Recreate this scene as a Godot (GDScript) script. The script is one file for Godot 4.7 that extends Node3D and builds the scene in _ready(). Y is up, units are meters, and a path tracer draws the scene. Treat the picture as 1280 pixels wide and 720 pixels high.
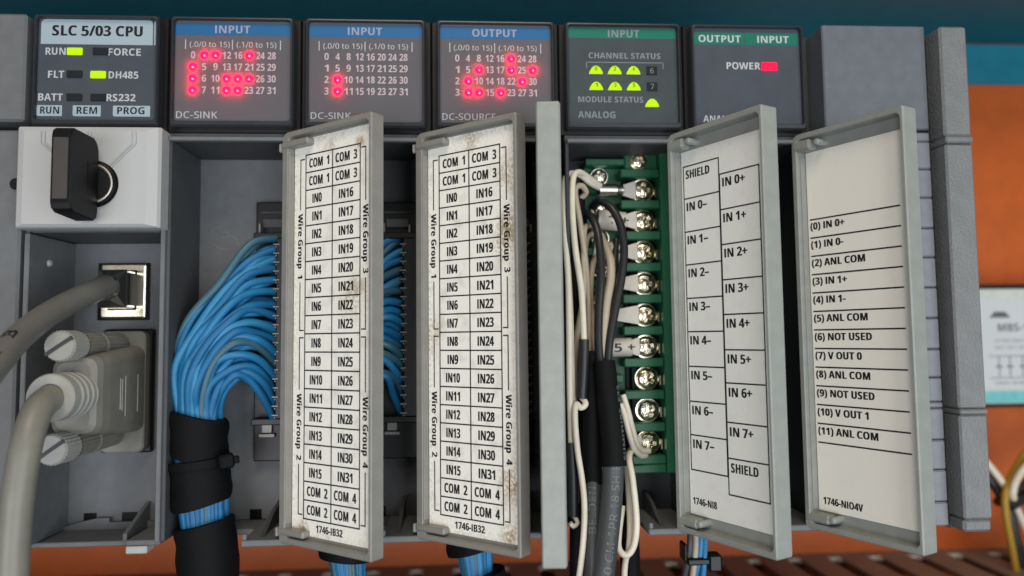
extends Node3D
# A close-up of a control rack. Everything is measured in millimetres (x right, y up, z towards the viewer,
# z = 0 at the faces of the display windows) and written to the meshes in metres.

const S := 0.001
const CLEAR := 0.03            # how far print stands off what it is printed on
var org := Vector3.ZERO        # base of the thing being built, mm
var taken := {}
var rng := RandomNumberGenerator.new()
var mt := {}
var fonts := {}
var noise_tex: Texture2D
var fine_tex: Texture2D
var grime_tex: Texture2D
var grain_tex: Texture2D
var screw_mesh: ArrayMesh


# ---------------------------------------------------------------- mesh builder
class M:
	var v := PackedVector3Array()
	var n := PackedVector3Array()
	var uv := PackedVector2Array()
	var xf := Transform3D()

	func tri(a: Vector3, b: Vector3, c: Vector3, na: Vector3, nb: Vector3, nc: Vector3, ua := Vector2.ZERO, ub := Vector2.ZERO, uc := Vector2.ZERO) -> void:
		if (b - a).cross(c - a).dot(na + nb + nc) > 0.0:
			v.append(xf * a); v.append(xf * c); v.append(xf * b)
			n.append(xf.basis * na); n.append(xf.basis * nc); n.append(xf.basis * nb)
			uv.append(ua); uv.append(uc); uv.append(ub)
		else:
			v.append(xf * a); v.append(xf * b); v.append(xf * c)
			n.append(xf.basis * na); n.append(xf.basis * nb); n.append(xf.basis * nc)
			uv.append(ua); uv.append(ub); uv.append(uc)

	func flat(a: Vector3, b: Vector3, c: Vector3, out: Vector3) -> void:
		var k := (b - a).cross(c - a)
		if k.length_squared() < 1e-14:
			return
		k = k.normalized()
		if k.dot(out) < 0.0:
			k = -k
		tri(a, b, c, k, k, k)

	func quad(a: Vector3, b: Vector3, c: Vector3, d: Vector3, out: Vector3) -> void:
		flat(a, b, c, out)
		flat(a, c, d, out)

	func quad_uv(a: Vector3, b: Vector3, c: Vector3, d: Vector3, out: Vector3) -> void:   # a is the texture's bottom left, c its top right
		tri(a, b, c, out, out, out, Vector2(0, 1), Vector2(1, 1), Vector2(1, 0))
		tri(a, c, d, out, out, out, Vector2(0, 1), Vector2(1, 0), Vector2(0, 0))

	func box(lo: Vector3, hi: Vector3, ch := 0.0) -> void:
		var mid := (lo + hi) / 2.0
		var h := (hi - lo) / 2.0
		ch = minf(ch, minf(h.x, minf(h.y, h.z)) * 0.9)
		for ax in 3:
			var e := (ax + 1) % 3
			var f := (ax + 2) % 3
			for s in [-1.0, 1.0]:
				var q := []
				for c in [[-1, -1], [1, -1], [1, 1], [-1, 1]]:
					var p := Vector3.ZERO
					p[ax] = s * h[ax]
					p[e] = c[0] * (h[e] - ch)
					p[f] = c[1] * (h[f] - ch)
					q.append(mid + p)
				var out := Vector3.ZERO
				out[ax] = s
				quad(q[0], q[1], q[2], q[3], out)
				if ch <= 0.0:
					continue
				for t in [-1.0, 1.0]:        # the chamfer between the faces across ax and e
					var a := Vector3.ZERO
					var b := Vector3.ZERO
					a[ax] = s * h[ax]; a[e] = t * (h[e] - ch)
					b[ax] = s * (h[ax] - ch); b[e] = t * h[e]
					var up := Vector3.ZERO
					up[f] = h[f] - ch
					var o2 := Vector3.ZERO
					o2[ax] = s; o2[e] = t
					quad(mid + a - up, mid + a + up, mid + b + up, mid + b - up, o2)
		if ch > 0.0:
			for sx in [-1.0, 1.0]:
				for sy in [-1.0, 1.0]:
					for sz in [-1.0, 1.0]:
						var g := Vector3(sx * h.x, sy * h.y, sz * h.z)
						flat(mid + g - Vector3(0, sy * ch, sz * ch), mid + g - Vector3(sx * ch, 0, sz * ch), mid + g - Vector3(sx * ch, sy * ch, 0), g)

	func skin(loops: Array, cap0 := true, cap1 := true) -> void:   # loops run counter-clockwise as seen from the side they advance to
		for k in loops.size() - 1:
			var a: PackedVector3Array = loops[k]
			var b: PackedVector3Array = loops[k + 1]
			for i in a.size():
				var j := (i + 1) % a.size()
				var out := (a[j] - a[i]).cross(b[i] - a[i]) + (b[j] - b[i]).cross(b[j] - a[j])
				quad(a[i], a[j], b[j], b[i], out)
		for side in 2:
			if (side == 0 and not cap0) or (side == 1 and not cap1):
				continue
			var l: PackedVector3Array = loops[0] if side == 0 else loops[-1]
			var c := Vector3.ZERO
			var area := Vector3.ZERO
			for p in l:
				c += p
			c /= l.size()
			for i in l.size():
				area += (l[i] - c).cross(l[(i + 1) % l.size()] - c)
			for i in l.size():
				flat(c, l[i], l[(i + 1) % l.size()], area if side == 1 else -area)

	func lathe(profile: Array, at: Vector3, axis: Vector3, seg := 28, teeth := 0, deep := 0.0) -> void:   # profile of Vector2(radius, along axis)
		var z := axis.normalized()
		var x := z.cross(Vector3.UP if absf(z.y) < 0.9 else Vector3.RIGHT).normalized()
		var y := z.cross(x)
		for k in profile.size() - 1:
			var p: Vector2 = profile[k]
			var q: Vector2 = profile[k + 1]
			var d := q - p
			var nn := Vector2(d.y, -d.x).normalized()
			for i in seg:
				var a := TAU * i / seg
				var b := TAU * (i + 1) / seg
				var ra := 1.0 - (deep if teeth > 0 and i % 2 == 0 else 0.0)
				var rb := 1.0 - (deep if teeth > 0 and (i + 1) % 2 == 0 else 0.0)
				var ea := x * cos(a) + y * sin(a)
				var eb := x * cos(b) + y * sin(b)
				var na := ea * nn.x + z * nn.y
				var nb := eb * nn.x + z * nn.y
				var p0 := at + ea * p.x * ra + z * p.y
				var p1 := at + eb * p.x * rb + z * p.y
				var q0 := at + ea * q.x * ra + z * q.y
				var q1 := at + eb * q.x * rb + z * q.y
				if teeth > 0:
					quad(p0, p1, q1, q0, na + nb)
					continue
				if p.x > 1e-6:
					tri(p0, p1, q1, na, nb, nb)
				if q.x > 1e-6:
					tri(p0, q1, q0, na, nb, na)

	func tube(path: PackedVector3Array, radius: float, seg := 12, caps := true, end_radius := -1.0) -> void:
		var frame := M.frames(path)
		var rings := []
		for i in path.size():
			var r := radius if end_radius < 0.0 else lerpf(radius, end_radius, float(i) / (path.size() - 1))
			var ring := []
			for j in seg:
				var a := TAU * j / seg
				ring.append([path[i] + (frame[i][0] * cos(a) + frame[i][1] * sin(a)) * r, frame[i][0] * cos(a) + frame[i][1] * sin(a)])
			rings.append(ring)
		for i in path.size() - 1:
			for j in seg:
				var k := (j + 1) % seg
				var a: Array = rings[i][j]
				var b: Array = rings[i][k]
				var c: Array = rings[i + 1][k]
				var d: Array = rings[i + 1][j]
				tri(a[0], b[0], c[0], a[1], b[1], c[1])
				tri(a[0], c[0], d[0], a[1], c[1], d[1])
		if caps:
			for e in [0, path.size() - 1]:
				var out: Vector3 = path[0] - path[1] if e == 0 else path[-1] - path[-2]
				for j in seg:
					flat(path[e], rings[e][j][0], rings[e][(j + 1) % seg][0], out)

	static func frames(path: PackedVector3Array) -> Array:
		var out := []
		var x := Vector3.ZERO
		for i in path.size():
			var t := (path[mini(i + 1, path.size() - 1)] - path[maxi(i - 1, 0)]).normalized()
			if i == 0:
				x = t.cross(Vector3.UP if absf(t.y) < 0.9 else Vector3.RIGHT).normalized()
			else:
				x = (x - t * x.dot(t)).normalized()
			out.append([x, t.cross(x), t])
		return out

	func prism(poly: PackedVector2Array, z0: float, z1: float) -> void:   # polygon in x, y, drawn out along z
		var idx := Geometry2D.triangulate_polygon(poly)
		for k in range(0, idx.size(), 3):
			for z in [z0, z1]:
				var q := []
				for m in 3:
					q.append(Vector3(poly[idx[k + m]].x, poly[idx[k + m]].y, z))
				flat(q[0], q[1], q[2], Vector3(0, 0, z - (z0 + z1) / 2.0))
		var cw := Geometry2D.is_polygon_clockwise(poly)
		for i in poly.size():
			var a := poly[i]
			var b := poly[(i + 1) % poly.size()]
			var out := Vector3(b.y - a.y, a.x - b.x, 0) * (-1.0 if cw else 1.0)
			quad(Vector3(a.x, a.y, z0), Vector3(b.x, b.y, z0), Vector3(b.x, b.y, z1), Vector3(a.x, a.y, z1), out)

	func disc(c: Vector3, r: float, z: float, seg := 20) -> void:
		for i in seg:
			var a := TAU * i / seg
			var b := TAU * (i + 1) / seg
			flat(c + Vector3(0, 0, z), c + Vector3(cos(a) * r, sin(a) * r, z), c + Vector3(cos(b) * r, sin(b) * r, z), Vector3(0, 0, 1))

	func bar(a: Vector2, b: Vector2, wide: float, z: float) -> void:   # a printed line in the plane z
		var d := (b - a).normalized()
		var s := Vector2(-d.y, d.x) * wide / 2.0
		a -= d * wide / 2.0
		b += d * wide / 2.0
		quad(Vector3(a.x - s.x, a.y - s.y, z), Vector3(b.x - s.x, b.y - s.y, z), Vector3(b.x + s.x, b.y + s.y, z), Vector3(a.x + s.x, a.y + s.y, z), Vector3(0, 0, 1))

	func rect(x0: float, y0: float, x1: float, y1: float, z: float) -> void:
		quad(Vector3(x0, y0, z), Vector3(x1, y0, z), Vector3(x1, y1, z), Vector3(x0, y1, z), Vector3(0, 0, 1))


static func rounded(x0: float, y0: float, x1: float, y1: float, z: float, radii: Array, steps := 4) -> PackedVector3Array:
	var out := PackedVector3Array()
	var corner := [[x0, y0, PI, radii[0]], [x1, y0, 1.5 * PI, radii[1]], [x1, y1, 0.0, radii[2]], [x0, y1, 0.5 * PI, radii[3]]]
	for c in corner:
		var r: float = c[3]
		var cx: float = c[0] + (r if c[0] == x0 else -r)
		var cy: float = c[1] + (r if c[1] == y0 else -r)
		for k in steps + 1:
			var a: float = c[2] + 0.5 * PI * k / steps
			out.append(Vector3(cx + r * cos(a), cy + r * sin(a), z))
	return out


static func curve(p: Array, each := 8) -> PackedVector3Array:      # a smooth path through the points
	var out := PackedVector3Array()
	for i in p.size() - 1:
		var a: Vector3 = p[maxi(i - 1, 0)]
		var b: Vector3 = p[i]
		var c: Vector3 = p[i + 1]
		var d: Vector3 = p[mini(i + 2, p.size() - 1)]
		for k in each:
			out.append(b.cubic_interpolate(c, a, d, float(k) / each))
	out.append(p[-1])
	return out


# ---------------------------------------------------------------- scene helpers
func numbered(called: String) -> String:
	var k: int = taken.get(called, 0)
	taken[called] = k + 1
	return called if k == 0 else "%s_%03d" % [called, k]


func thing(called: String, label: String, category: String, base: Vector3, group := "") -> Node3D:
	var o := Node3D.new()
	o.name = numbered(called)
	add_child(o, true)
	org = base
	o.position = base * S
	o.set_meta("label", label)
	o.set_meta("category", category)
	if group:
		o.set_meta("group", group)
	return o


func put(m: M, called: String, material: Material, parent: Node3D, label := "") -> MeshInstance3D:
	var arr := []
	arr.resize(Mesh.ARRAY_MAX)
	var vv := PackedVector3Array()
	vv.resize(m.v.size())
	for i in m.v.size():
		vv[i] = (m.v[i] - org) * S
	arr[Mesh.ARRAY_VERTEX] = vv
	arr[Mesh.ARRAY_NORMAL] = m.n
	arr[Mesh.ARRAY_TEX_UV] = m.uv
	var mesh := ArrayMesh.new()
	mesh.add_surface_from_arrays(Mesh.PRIMITIVE_TRIANGLES, arr)
	mesh.surface_set_material(0, material)
	var o := MeshInstance3D.new()
	o.mesh = mesh
	o.name = called
	parent.add_child(o, true)
	if label:
		o.set_meta("label", label)
	return o


func structure(m: M, called: String, material: Material, label: String) -> MeshInstance3D:
	org = Vector3.ZERO
	var o := put(m, called, material, self, label)
	o.set_meta("kind", "structure")
	return o


func text(m: M, what: String, font: String, at: Vector2, cap: float, z: float, wide := 0.0, align := 0, turn := 0.0, heavy := 0.0) -> void:
	# print in the plane z: cap is the height of a capital, wide the length of the line (0: as the font has it); align 0 left, 1 middle
	var pen := 0.0
	var shapes := []
	var x0 := 1e9
	var x1 := -1e9
	for i in what.length():
		var g: Array = glyph(font, what[i])
		for p in g[0]:
			x0 = minf(x0, p.x + pen)
			x1 = maxf(x1, p.x + pen)
		shapes.append([g, pen])
		pen += g[2]
	var sy: float = cap / glyph(font, "H")[3]
	var sx := sy if wide <= 0.0 else wide / (x1 - x0)
	var shift := 0.0 if align == 0 else -(x1 - x0) * sx / 2.0
	var offs := [0.0] if heavy <= 0.0 else [-heavy, heavy]
	for k in offs.size():
		for sh in shapes:
			var q := []
			for p in sh[0][0]:
				var w := Vector2((p.x + sh[1] - x0) * sx + shift + offs[k], p.y * sy).rotated(turn) + at
				q.append(Vector3(w.x, w.y, z + 0.004 * k))
			var idx: PackedInt32Array = sh[0][1]
			for t in range(0, idx.size(), 3):
				m.flat(q[idx[t]], q[idx[t + 1]], q[idx[t + 2]], Vector3(0, 0, 1))


func glyph(font: String, letter: String) -> Array:
	# [corners, triangles, advance, height of a capital], the base line at y = 0; a capital I is a plain upright, as in the lettering of the place
	var key := font + "|" + letter
	if mt.has(key):
		return mt[key]
	var t := TextMesh.new()
	t.font = fonts[font]
	t.font_size = 64
	t.pixel_size = 0.01
	t.depth = 0.0
	t.curve_step = 3.0
	t.horizontal_alignment = HORIZONTAL_ALIGNMENT_LEFT
	t.vertical_alignment = VERTICAL_ALIGNMENT_BOTTOM
	t.text = "H"
	var lo := 1e9
	var hi := -1e9
	for p in PackedVector3Array(t.get_mesh_arrays()[Mesh.ARRAY_VERTEX]):
		lo = minf(lo, p.y)
		hi = maxf(hi, p.y)
	var shown := "l" if letter == "I" else letter
	var adv: float = fonts[font].get_string_size(shown, HORIZONTAL_ALIGNMENT_LEFT, -1, 64).x * 0.01
	var pts := PackedVector3Array()
	var idx := PackedInt32Array()
	if letter != " ":
		t.text = shown
		var a := t.get_mesh_arrays()
		for p in PackedVector3Array(a[Mesh.ARRAY_VERTEX]):
			pts.append(Vector3(p.x, minf(p.y - lo, hi - lo) if letter == "I" else p.y - lo, 0))
		idx = a[Mesh.ARRAY_INDEX]
	mt[key] = [pts, idx, adv, hi - lo]
	return mt[key]


func text_on_tube(m: M, what: String, font: String, path: PackedVector3Array, radius: float, start: float, cap: float, wide: float, facing := Vector3(0, 0, 1), back := false) -> void:
	# print along a cable: x runs along the path from start, y round the cable
	var flat_text := M.new()
	text(flat_text, what, font, Vector2(0, -cap / 2.0), cap, 0.0, wide)
	var dist := PackedFloat32Array([0.0])
	for i in path.size() - 1:
		dist.append(dist[i] + path[i].distance_to(path[i + 1]))
	var moved := PackedVector3Array()
	var norm := PackedVector3Array()
	for p in flat_text.v:
		var s := start + p.x if not back else start - p.x
		var i := 0
		while i < path.size() - 2 and dist[i + 1] < s:
			i += 1
		var t := (path[i + 1] - path[i]).normalized()
		var c := path[i] + t * (s - dist[i])
		if back:
			t = -t
		var f := (facing - t * facing.dot(t)).normalized()
		var side := f.cross(t)
		var a := p.y / radius
		var e := f * cos(a) + side * sin(a)
		moved.append(c + e * (radius + 0.04))
		norm.append(e)
	for k in range(0, moved.size(), 3):
		m.tri(moved[k], moved[k + 1], moved[k + 2], norm[k], norm[k + 1], norm[k + 2])


func srgb(r: float, g: float, b: float) -> Color:
	return Color(r / 255.0, g / 255.0, b / 255.0)


func plastic(c: Color, rough := 0.55, bump := 0.0016, scale := 60.0, grime := true) -> StandardMaterial3D:
	var m := StandardMaterial3D.new()
	m.albedo_color = c
	m.roughness = rough
	m.metallic_specular = 0.45
	m.uv1_triplanar = true
	m.uv1_scale = Vector3.ONE * scale
	if grime:
		m.albedo_texture = grime_tex
	if bump > 0.0:
		m.heightmap_enabled = true
		m.heightmap_texture = fine_tex
		m.heightmap_scale = bump
	return m


func metal(c: Color, rough := 0.2) -> StandardMaterial3D:
	var m := StandardMaterial3D.new()
	m.albedo_color = c
	m.metallic = 1.0
	m.roughness = rough
	return m


func ink(c: Color, rough := 0.6) -> StandardMaterial3D:
	var m := StandardMaterial3D.new()
	m.albedo_color = c
	m.roughness = rough
	return m


func glow(c: Color, energy: float) -> StandardMaterial3D:
	var m := StandardMaterial3D.new()
	m.albedo_color = c.darkened(0.6)
	m.emission_enabled = true
	m.emission = c
	m.emission_energy_multiplier = energy
	m.roughness = 0.3
	return m


func seamless(seed_value: int, freq: float, octaves: int, lo: float, hi: float, size := 512) -> ImageTexture:
	var f := FastNoiseLite.new()
	f.seed = seed_value
	f.frequency = freq
	f.fractal_octaves = octaves
	var im := f.get_seamless_image(size, size)
	im.convert(Image.FORMAT_RGB8)
	var data := im.get_data()
	for i in data.size():
		data[i] = int(255.0 * lerpf(lo, hi, data[i] / 255.0))
	return ImageTexture.create_from_image(Image.create_from_data(size, size, false, Image.FORMAT_RGB8, data))


func paper(seed_value: int, base: Color, dirt: float, spots: Array) -> StandardMaterial3D:
	# printed card: its own colour with handling dirt, worn darker along the edges, and the brown stains of the photograph (u, v, radius, strength)
	var w := 160
	var h := 512
	var f := FastNoiseLite.new()
	f.seed = seed_value
	f.frequency = 0.03
	f.fractal_octaves = 5
	var g := FastNoiseLite.new()
	g.seed = seed_value + 7
	g.frequency = 0.16
	g.fractal_octaves = 3
	var im := Image.create(w, h, false, Image.FORMAT_RGB8)
	var brown := srgb(122, 98, 62)
	var grey := srgb(150, 146, 134)
	for y in h:
		for x in w:
			var u := float(x) / w
			var v := float(y) / h
			var n1 := f.get_noise_2d(x, y) * 0.5 + 0.5
			var n2 := g.get_noise_2d(x, y) * 0.5 + 0.5
			var c := base
			var edge := maxf(maxf(exp(-u * 22.0), exp(-(1.0 - u) * 22.0)), maxf(exp(-v * 60.0), exp(-(1.0 - v) * 60.0)))
			c = c.lerp(grey, clampf(dirt * (smoothstep(0.5, 0.85, n1) * 0.45 + 0.08 * n2), 0.0, 1.0))
			c = c.lerp(brown, clampf(dirt * edge * smoothstep(0.4, 0.8, n2) * 0.6, 0.0, 0.9))
			for s in spots:
				var d: float = Vector2((u - s[0]) * 0.31, v - s[1]).length() / s[2]
				c = c.lerp(brown, clampf(exp(-d * d * 1.5) * s[3] * 0.75 * smoothstep(0.3, 0.65, n2 * 0.6 + n1 * 0.4), 0.0, 0.85))
			if dirt > 0.3 and n2 > 0.9:
				c = c.lerp(srgb(70, 56, 40), 0.5)
			im.set_pixel(x, y, c)
	var m := StandardMaterial3D.new()
	m.albedo_texture = ImageTexture.create_from_image(im)
	m.roughness = 0.38
	m.metallic_specular = 0.4
	return m


# ---------------------------------------------------------------- the whole
func _ready() -> void:
	# camera
	var cam := Camera3D.new()
	cam.name = "camera"
	cam.position = Vector3(114.106, 54.235, 194.035) * S
	cam.rotation = Vector3(0.067176, -0.062264, -0.011562)
	var lens := CameraAttributesPhysical.new()
	lens.frustum_focal_length = 30.585
	lens.frustum_focus_distance = 0.187
	lens.frustum_near = 0.01
	lens.frustum_far = 20.0
	lens.exposure_aperture = 11.0
	cam.attributes = lens
	add_child(cam)
	cam.current = true
	# the dim room behind the viewer
	var env := Environment.new()
	env.background_mode = Environment.BG_COLOR
	env.background_color = srgb(56, 58, 60)
	env.tonemap_mode = Environment.TONE_MAPPER_LINEAR
	env.tonemap_exposure = 1.0
	env.sdfgi_enabled = true
	env.ssao_enabled = true
	env.ssil_enabled = true
	var world := WorldEnvironment.new()
	world.name = "surroundings"
	world.environment = env
	add_child(world)
	# lamps of the room: a warm ceiling lamp in front, a cool window low on the right, then an added fill
	lamp("ceiling_lamp", Vector3(90, 700, 560), Vector3(120, 60, 0), Vector2(0.42, 0.30), Color(1.0, 0.94, 0.85), 0.34)
	lamp("window_light", Vector3(400, -60, 520), Vector3(140, 40, 0), Vector2(0.45, 0.50), Color(0.95, 0.98, 1.0), 0.30)
	lamp("front_fill", Vector3(-110, -70, 600), Vector3(110, 30, 0), Vector2(0.35, 0.30), Color(0.98, 0.98, 1.0), 0.19)  # added frontal fill that brightens the duct and lower parts

	rng.seed = 5
	make_materials()
	background()
	power_supply()
	processor()
	key_in_switch()
	network_cable()
	serial_cable()
	io_module(1, "input_module", "display shows INPUT over fifteen red numbers lit, first module right of the processor", "input module")
	io_module(2, "input_module", "display shows INPUT with just two red numbers lit, between two brighter red displays", "input module")
	io_module(3, "output_module", "display shows OUTPUT and DC-SOURCE in red numbers, its door seen edge-on", "output module")
	io_module(4, "analog_input_module", "analog module with green header, green terminal block and boxed SHIELD label door", "analog module")
	io_module(5, "analog_combination_module", "analog module with OUTPUT and INPUT green header, one red power light, door lettered ANL COM", "analog module")
	blank_module()
	end_cover()
	harnesses()
	analog_wiring()
	small_bundle()


func lamp(called: String, at: Vector3, towards: Vector3, size: Vector2, color: Color, energy: float) -> void:
	var l := AreaLight3D.new()
	l.name = called
	l.area_size = size
	l.light_color = color
	l.light_energy = energy
	l.area_normalize_energy = true
	l.shadow_enabled = true
	l.area_range = 5.0
	l.area_attenuation = 2.0
	add_child(l)
	l.look_at_from_position(at * S, towards * S, Vector3.UP)


func make_materials() -> void:
	for pair in [["plain", 400], ["bold", 700]]:
		var f := SystemFont.new()
		f.font_names = PackedStringArray(["Droid Sans"])
		f.font_weight = pair[1]
		fonts[pair[0]] = f
	noise_tex = seamless(3, 0.02, 4, 0.0, 1.0)
	fine_tex = seamless(11, 0.09, 3, 0.0, 1.0)
	grime_tex = seamless(21, 0.006, 4, 0.93, 1.0)
	grain_tex = seamless(31, 0.05, 2, 0.0, 1.0)
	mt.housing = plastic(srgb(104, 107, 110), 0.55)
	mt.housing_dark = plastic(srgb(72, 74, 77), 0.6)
	mt.housing_shaded = plastic(srgb(44, 47, 51), 0.5)
	mt.black = plastic(srgb(13, 13, 15), 0.4, 0.0009)
	mt.black_soft = plastic(srgb(18, 19, 20), 0.62, 0.0030, 50.0)
	mt.key_black = plastic(srgb(17, 18, 20), 0.42, 0.0012)
	mt.frame = plastic(srgb(48, 51, 56), 0.3, 0.0006)
	mt.board = plastic(srgb(84, 91, 102), 0.5, 0.0, 40.0)
	mt.film = ink(srgb(112, 110, 116), 0.5)
	mt.film.backlight_enabled = true
	mt.film.backlight = Color(0.5, 0.5, 0.5)
	mt.board_green = plastic(srgb(76, 86, 90), 0.5, 0.0, 40.0)
	mt.door = plastic(srgb(136, 135, 129), 0.36, 0.0018)
	mt.door_light = plastic(srgb(148, 152, 147), 0.36, 0.0018)
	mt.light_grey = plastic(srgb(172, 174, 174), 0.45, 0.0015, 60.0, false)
	mt.blank = plastic(srgb(100, 105, 112), 0.42, 0.0024)
	mt.slat_lit = plastic(srgb(120, 123, 130), 0.4, 0.002)  # lighter than the cover above: stronger light lower down put into the colour
	mt.cover = plastic(srgb(116, 118, 119), 0.48, 0.012, 38.0)
	mt.cover.heightmap_texture = grain_tex
	mt.hood = plastic(srgb(130, 128, 120), 0.5, 0.0018)
	mt.hood_light = plastic(srgb(166, 166, 160), 0.5, 0.0012)
	mt.grey_cable = plastic(srgb(110, 109, 104), 0.42, 0.0012)
	mt.dark_cable = plastic(srgb(66, 69, 71), 0.42, 0.0018)
	mt.beige_cable = plastic(srgb(132, 130, 120), 0.4, 0.0012)
	mt.blue = [plastic(srgb(34, 118, 168), 0.46, 0.0009), plastic(srgb(26, 104, 154), 0.5, 0.0009), plastic(srgb(44, 128, 174), 0.44, 0.0009), plastic(srgb(58, 100, 118), 0.4, 0.0009)]
	mt.white_wire = plastic(srgb(222, 214, 196), 0.4, 0.0009)
	mt.cream_wire = plastic(srgb(176, 164, 144), 0.38, 0.0009)
	mt.black_wire = plastic(srgb(36, 37, 40), 0.35, 0.0009)
	mt.marker = plastic(srgb(214, 208, 196), 0.45, 0.0006)
	mt.green = plastic(srgb(33, 95, 64), 0.42, 0.0012)
	mt.cell = plastic(srgb(12, 13, 13), 0.4, 0.0009)
	mt.nickel = metal(srgb(236, 230, 214), 0.19)
	mt.brass = metal(srgb(232, 224, 200), 0.2)
	mt.tin = metal(srgb(190, 188, 182), 0.3)
	mt.dull_tin = metal(srgb(128, 126, 122), 0.5)
	mt.chrome = metal(srgb(225, 222, 215), 0.2)
	mt.orange = plastic(srgb(196, 94, 36), 0.45, 0.0012, 20.0)
	mt.teal = plastic(srgb(22, 104, 122), 0.4, 0.0012, 20.0)
	mt.teal_strip = plastic(srgb(34, 124, 146), 0.4, 0.001, 20.0)
	mt.brown = plastic(srgb(126, 112, 104), 0.55, 0.0018, 20.0)
	mt.brown_end_lit = plastic(srgb(214, 198, 182), 0.5, 0.0012, 30.0)  # pale cut edge, with the light it catches put into the colour
	mt.yellow_wire = plastic(srgb(168, 132, 40), 0.4, 0.0009)
	mt.white_box = plastic(srgb(206, 212, 206), 0.45, 0.0009)
	mt.aqua = plastic(srgb(118, 196, 200), 0.4, 0.0009)
	mt.ink = ink(srgb(18, 18, 20))
	mt.grey_ink = ink(srgb(92, 96, 98))
	mt.pale_ink = ink(srgb(214, 218, 222))
	mt.soft_ink = ink(srgb(176, 180, 204))
	mt.dim_ink = ink(srgb(150, 158, 166))
	mt.pink_glow_ink = ink(srgb(226, 205, 210))  # pale print tinted with the glow of the red lights
	mt.cable_ink = ink(srgb(104, 107, 107))
	mt.head_blue = ink(srgb(40, 116, 172), 0.4)
	mt.head_green = ink(srgb(24, 128, 106), 0.4)
	mt.head_pale = ink(srgb(186, 206, 216), 0.4)
	mt.red_led = glow(srgb(255, 2, 34), 15.0)
	mt.red_halo = glow(srgb(255, 0, 58), 145.0)
	mt.red_core = glow(Color(1.0, 0.62, 0.7), 2.2)
	mt.red_lamp = glow(srgb(255, 12, 60), 2.5)
	mt.lime_led = glow(Color(0.79, 0.97, 0.02), 1.15)
	mt.off_led = plastic(srgb(46, 50, 52), 0.3, 0.0)
	mt.pane = StandardMaterial3D.new()
	mt.pane.transparency = BaseMaterial3D.TRANSPARENCY_ALPHA
	mt.pane.albedo_color = Color(0.10, 0.11, 0.13, 0.16)
	mt.pane.roughness = 0.06
	mt.card_worn = paper(41, srgb(242, 241, 232), 0.42, [[0.82, 0.4, 0.05, 0.5], [0.7, 0.43, 0.04, 0.45], [0.85, 0.04, 0.02, 0.8], [0.5, 0.03, 0.02, 0.4], [0.15, 0.98, 0.02, 0.9]])
	mt.card_stained = paper(57, srgb(242, 241, 232), 0.45, [[0.92, 0.25, 0.045, 0.9], [0.85, 0.29, 0.03, 0.8], [0.93, 0.12, 0.05, 0.5], [0.95, 0.86, 0.05, 0.9], [0.05, 0.5, 0.04, 0.5], [0.9, 0.98, 0.03, 0.9], [0.5, 0.02, 0.03, 0.6]])
	mt.card_clean = paper(63, srgb(236, 238, 232), 0.12, [])
	mt.card_cream = paper(77, srgb(240, 238, 228), 0.05, [])
	mt.black_soft.metallic_specular = 0.22
	mt.cell.metallic_specular = 0.25
	mt.key_black.metallic_specular = 0.3
	screw_mesh = screw_head()


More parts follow.
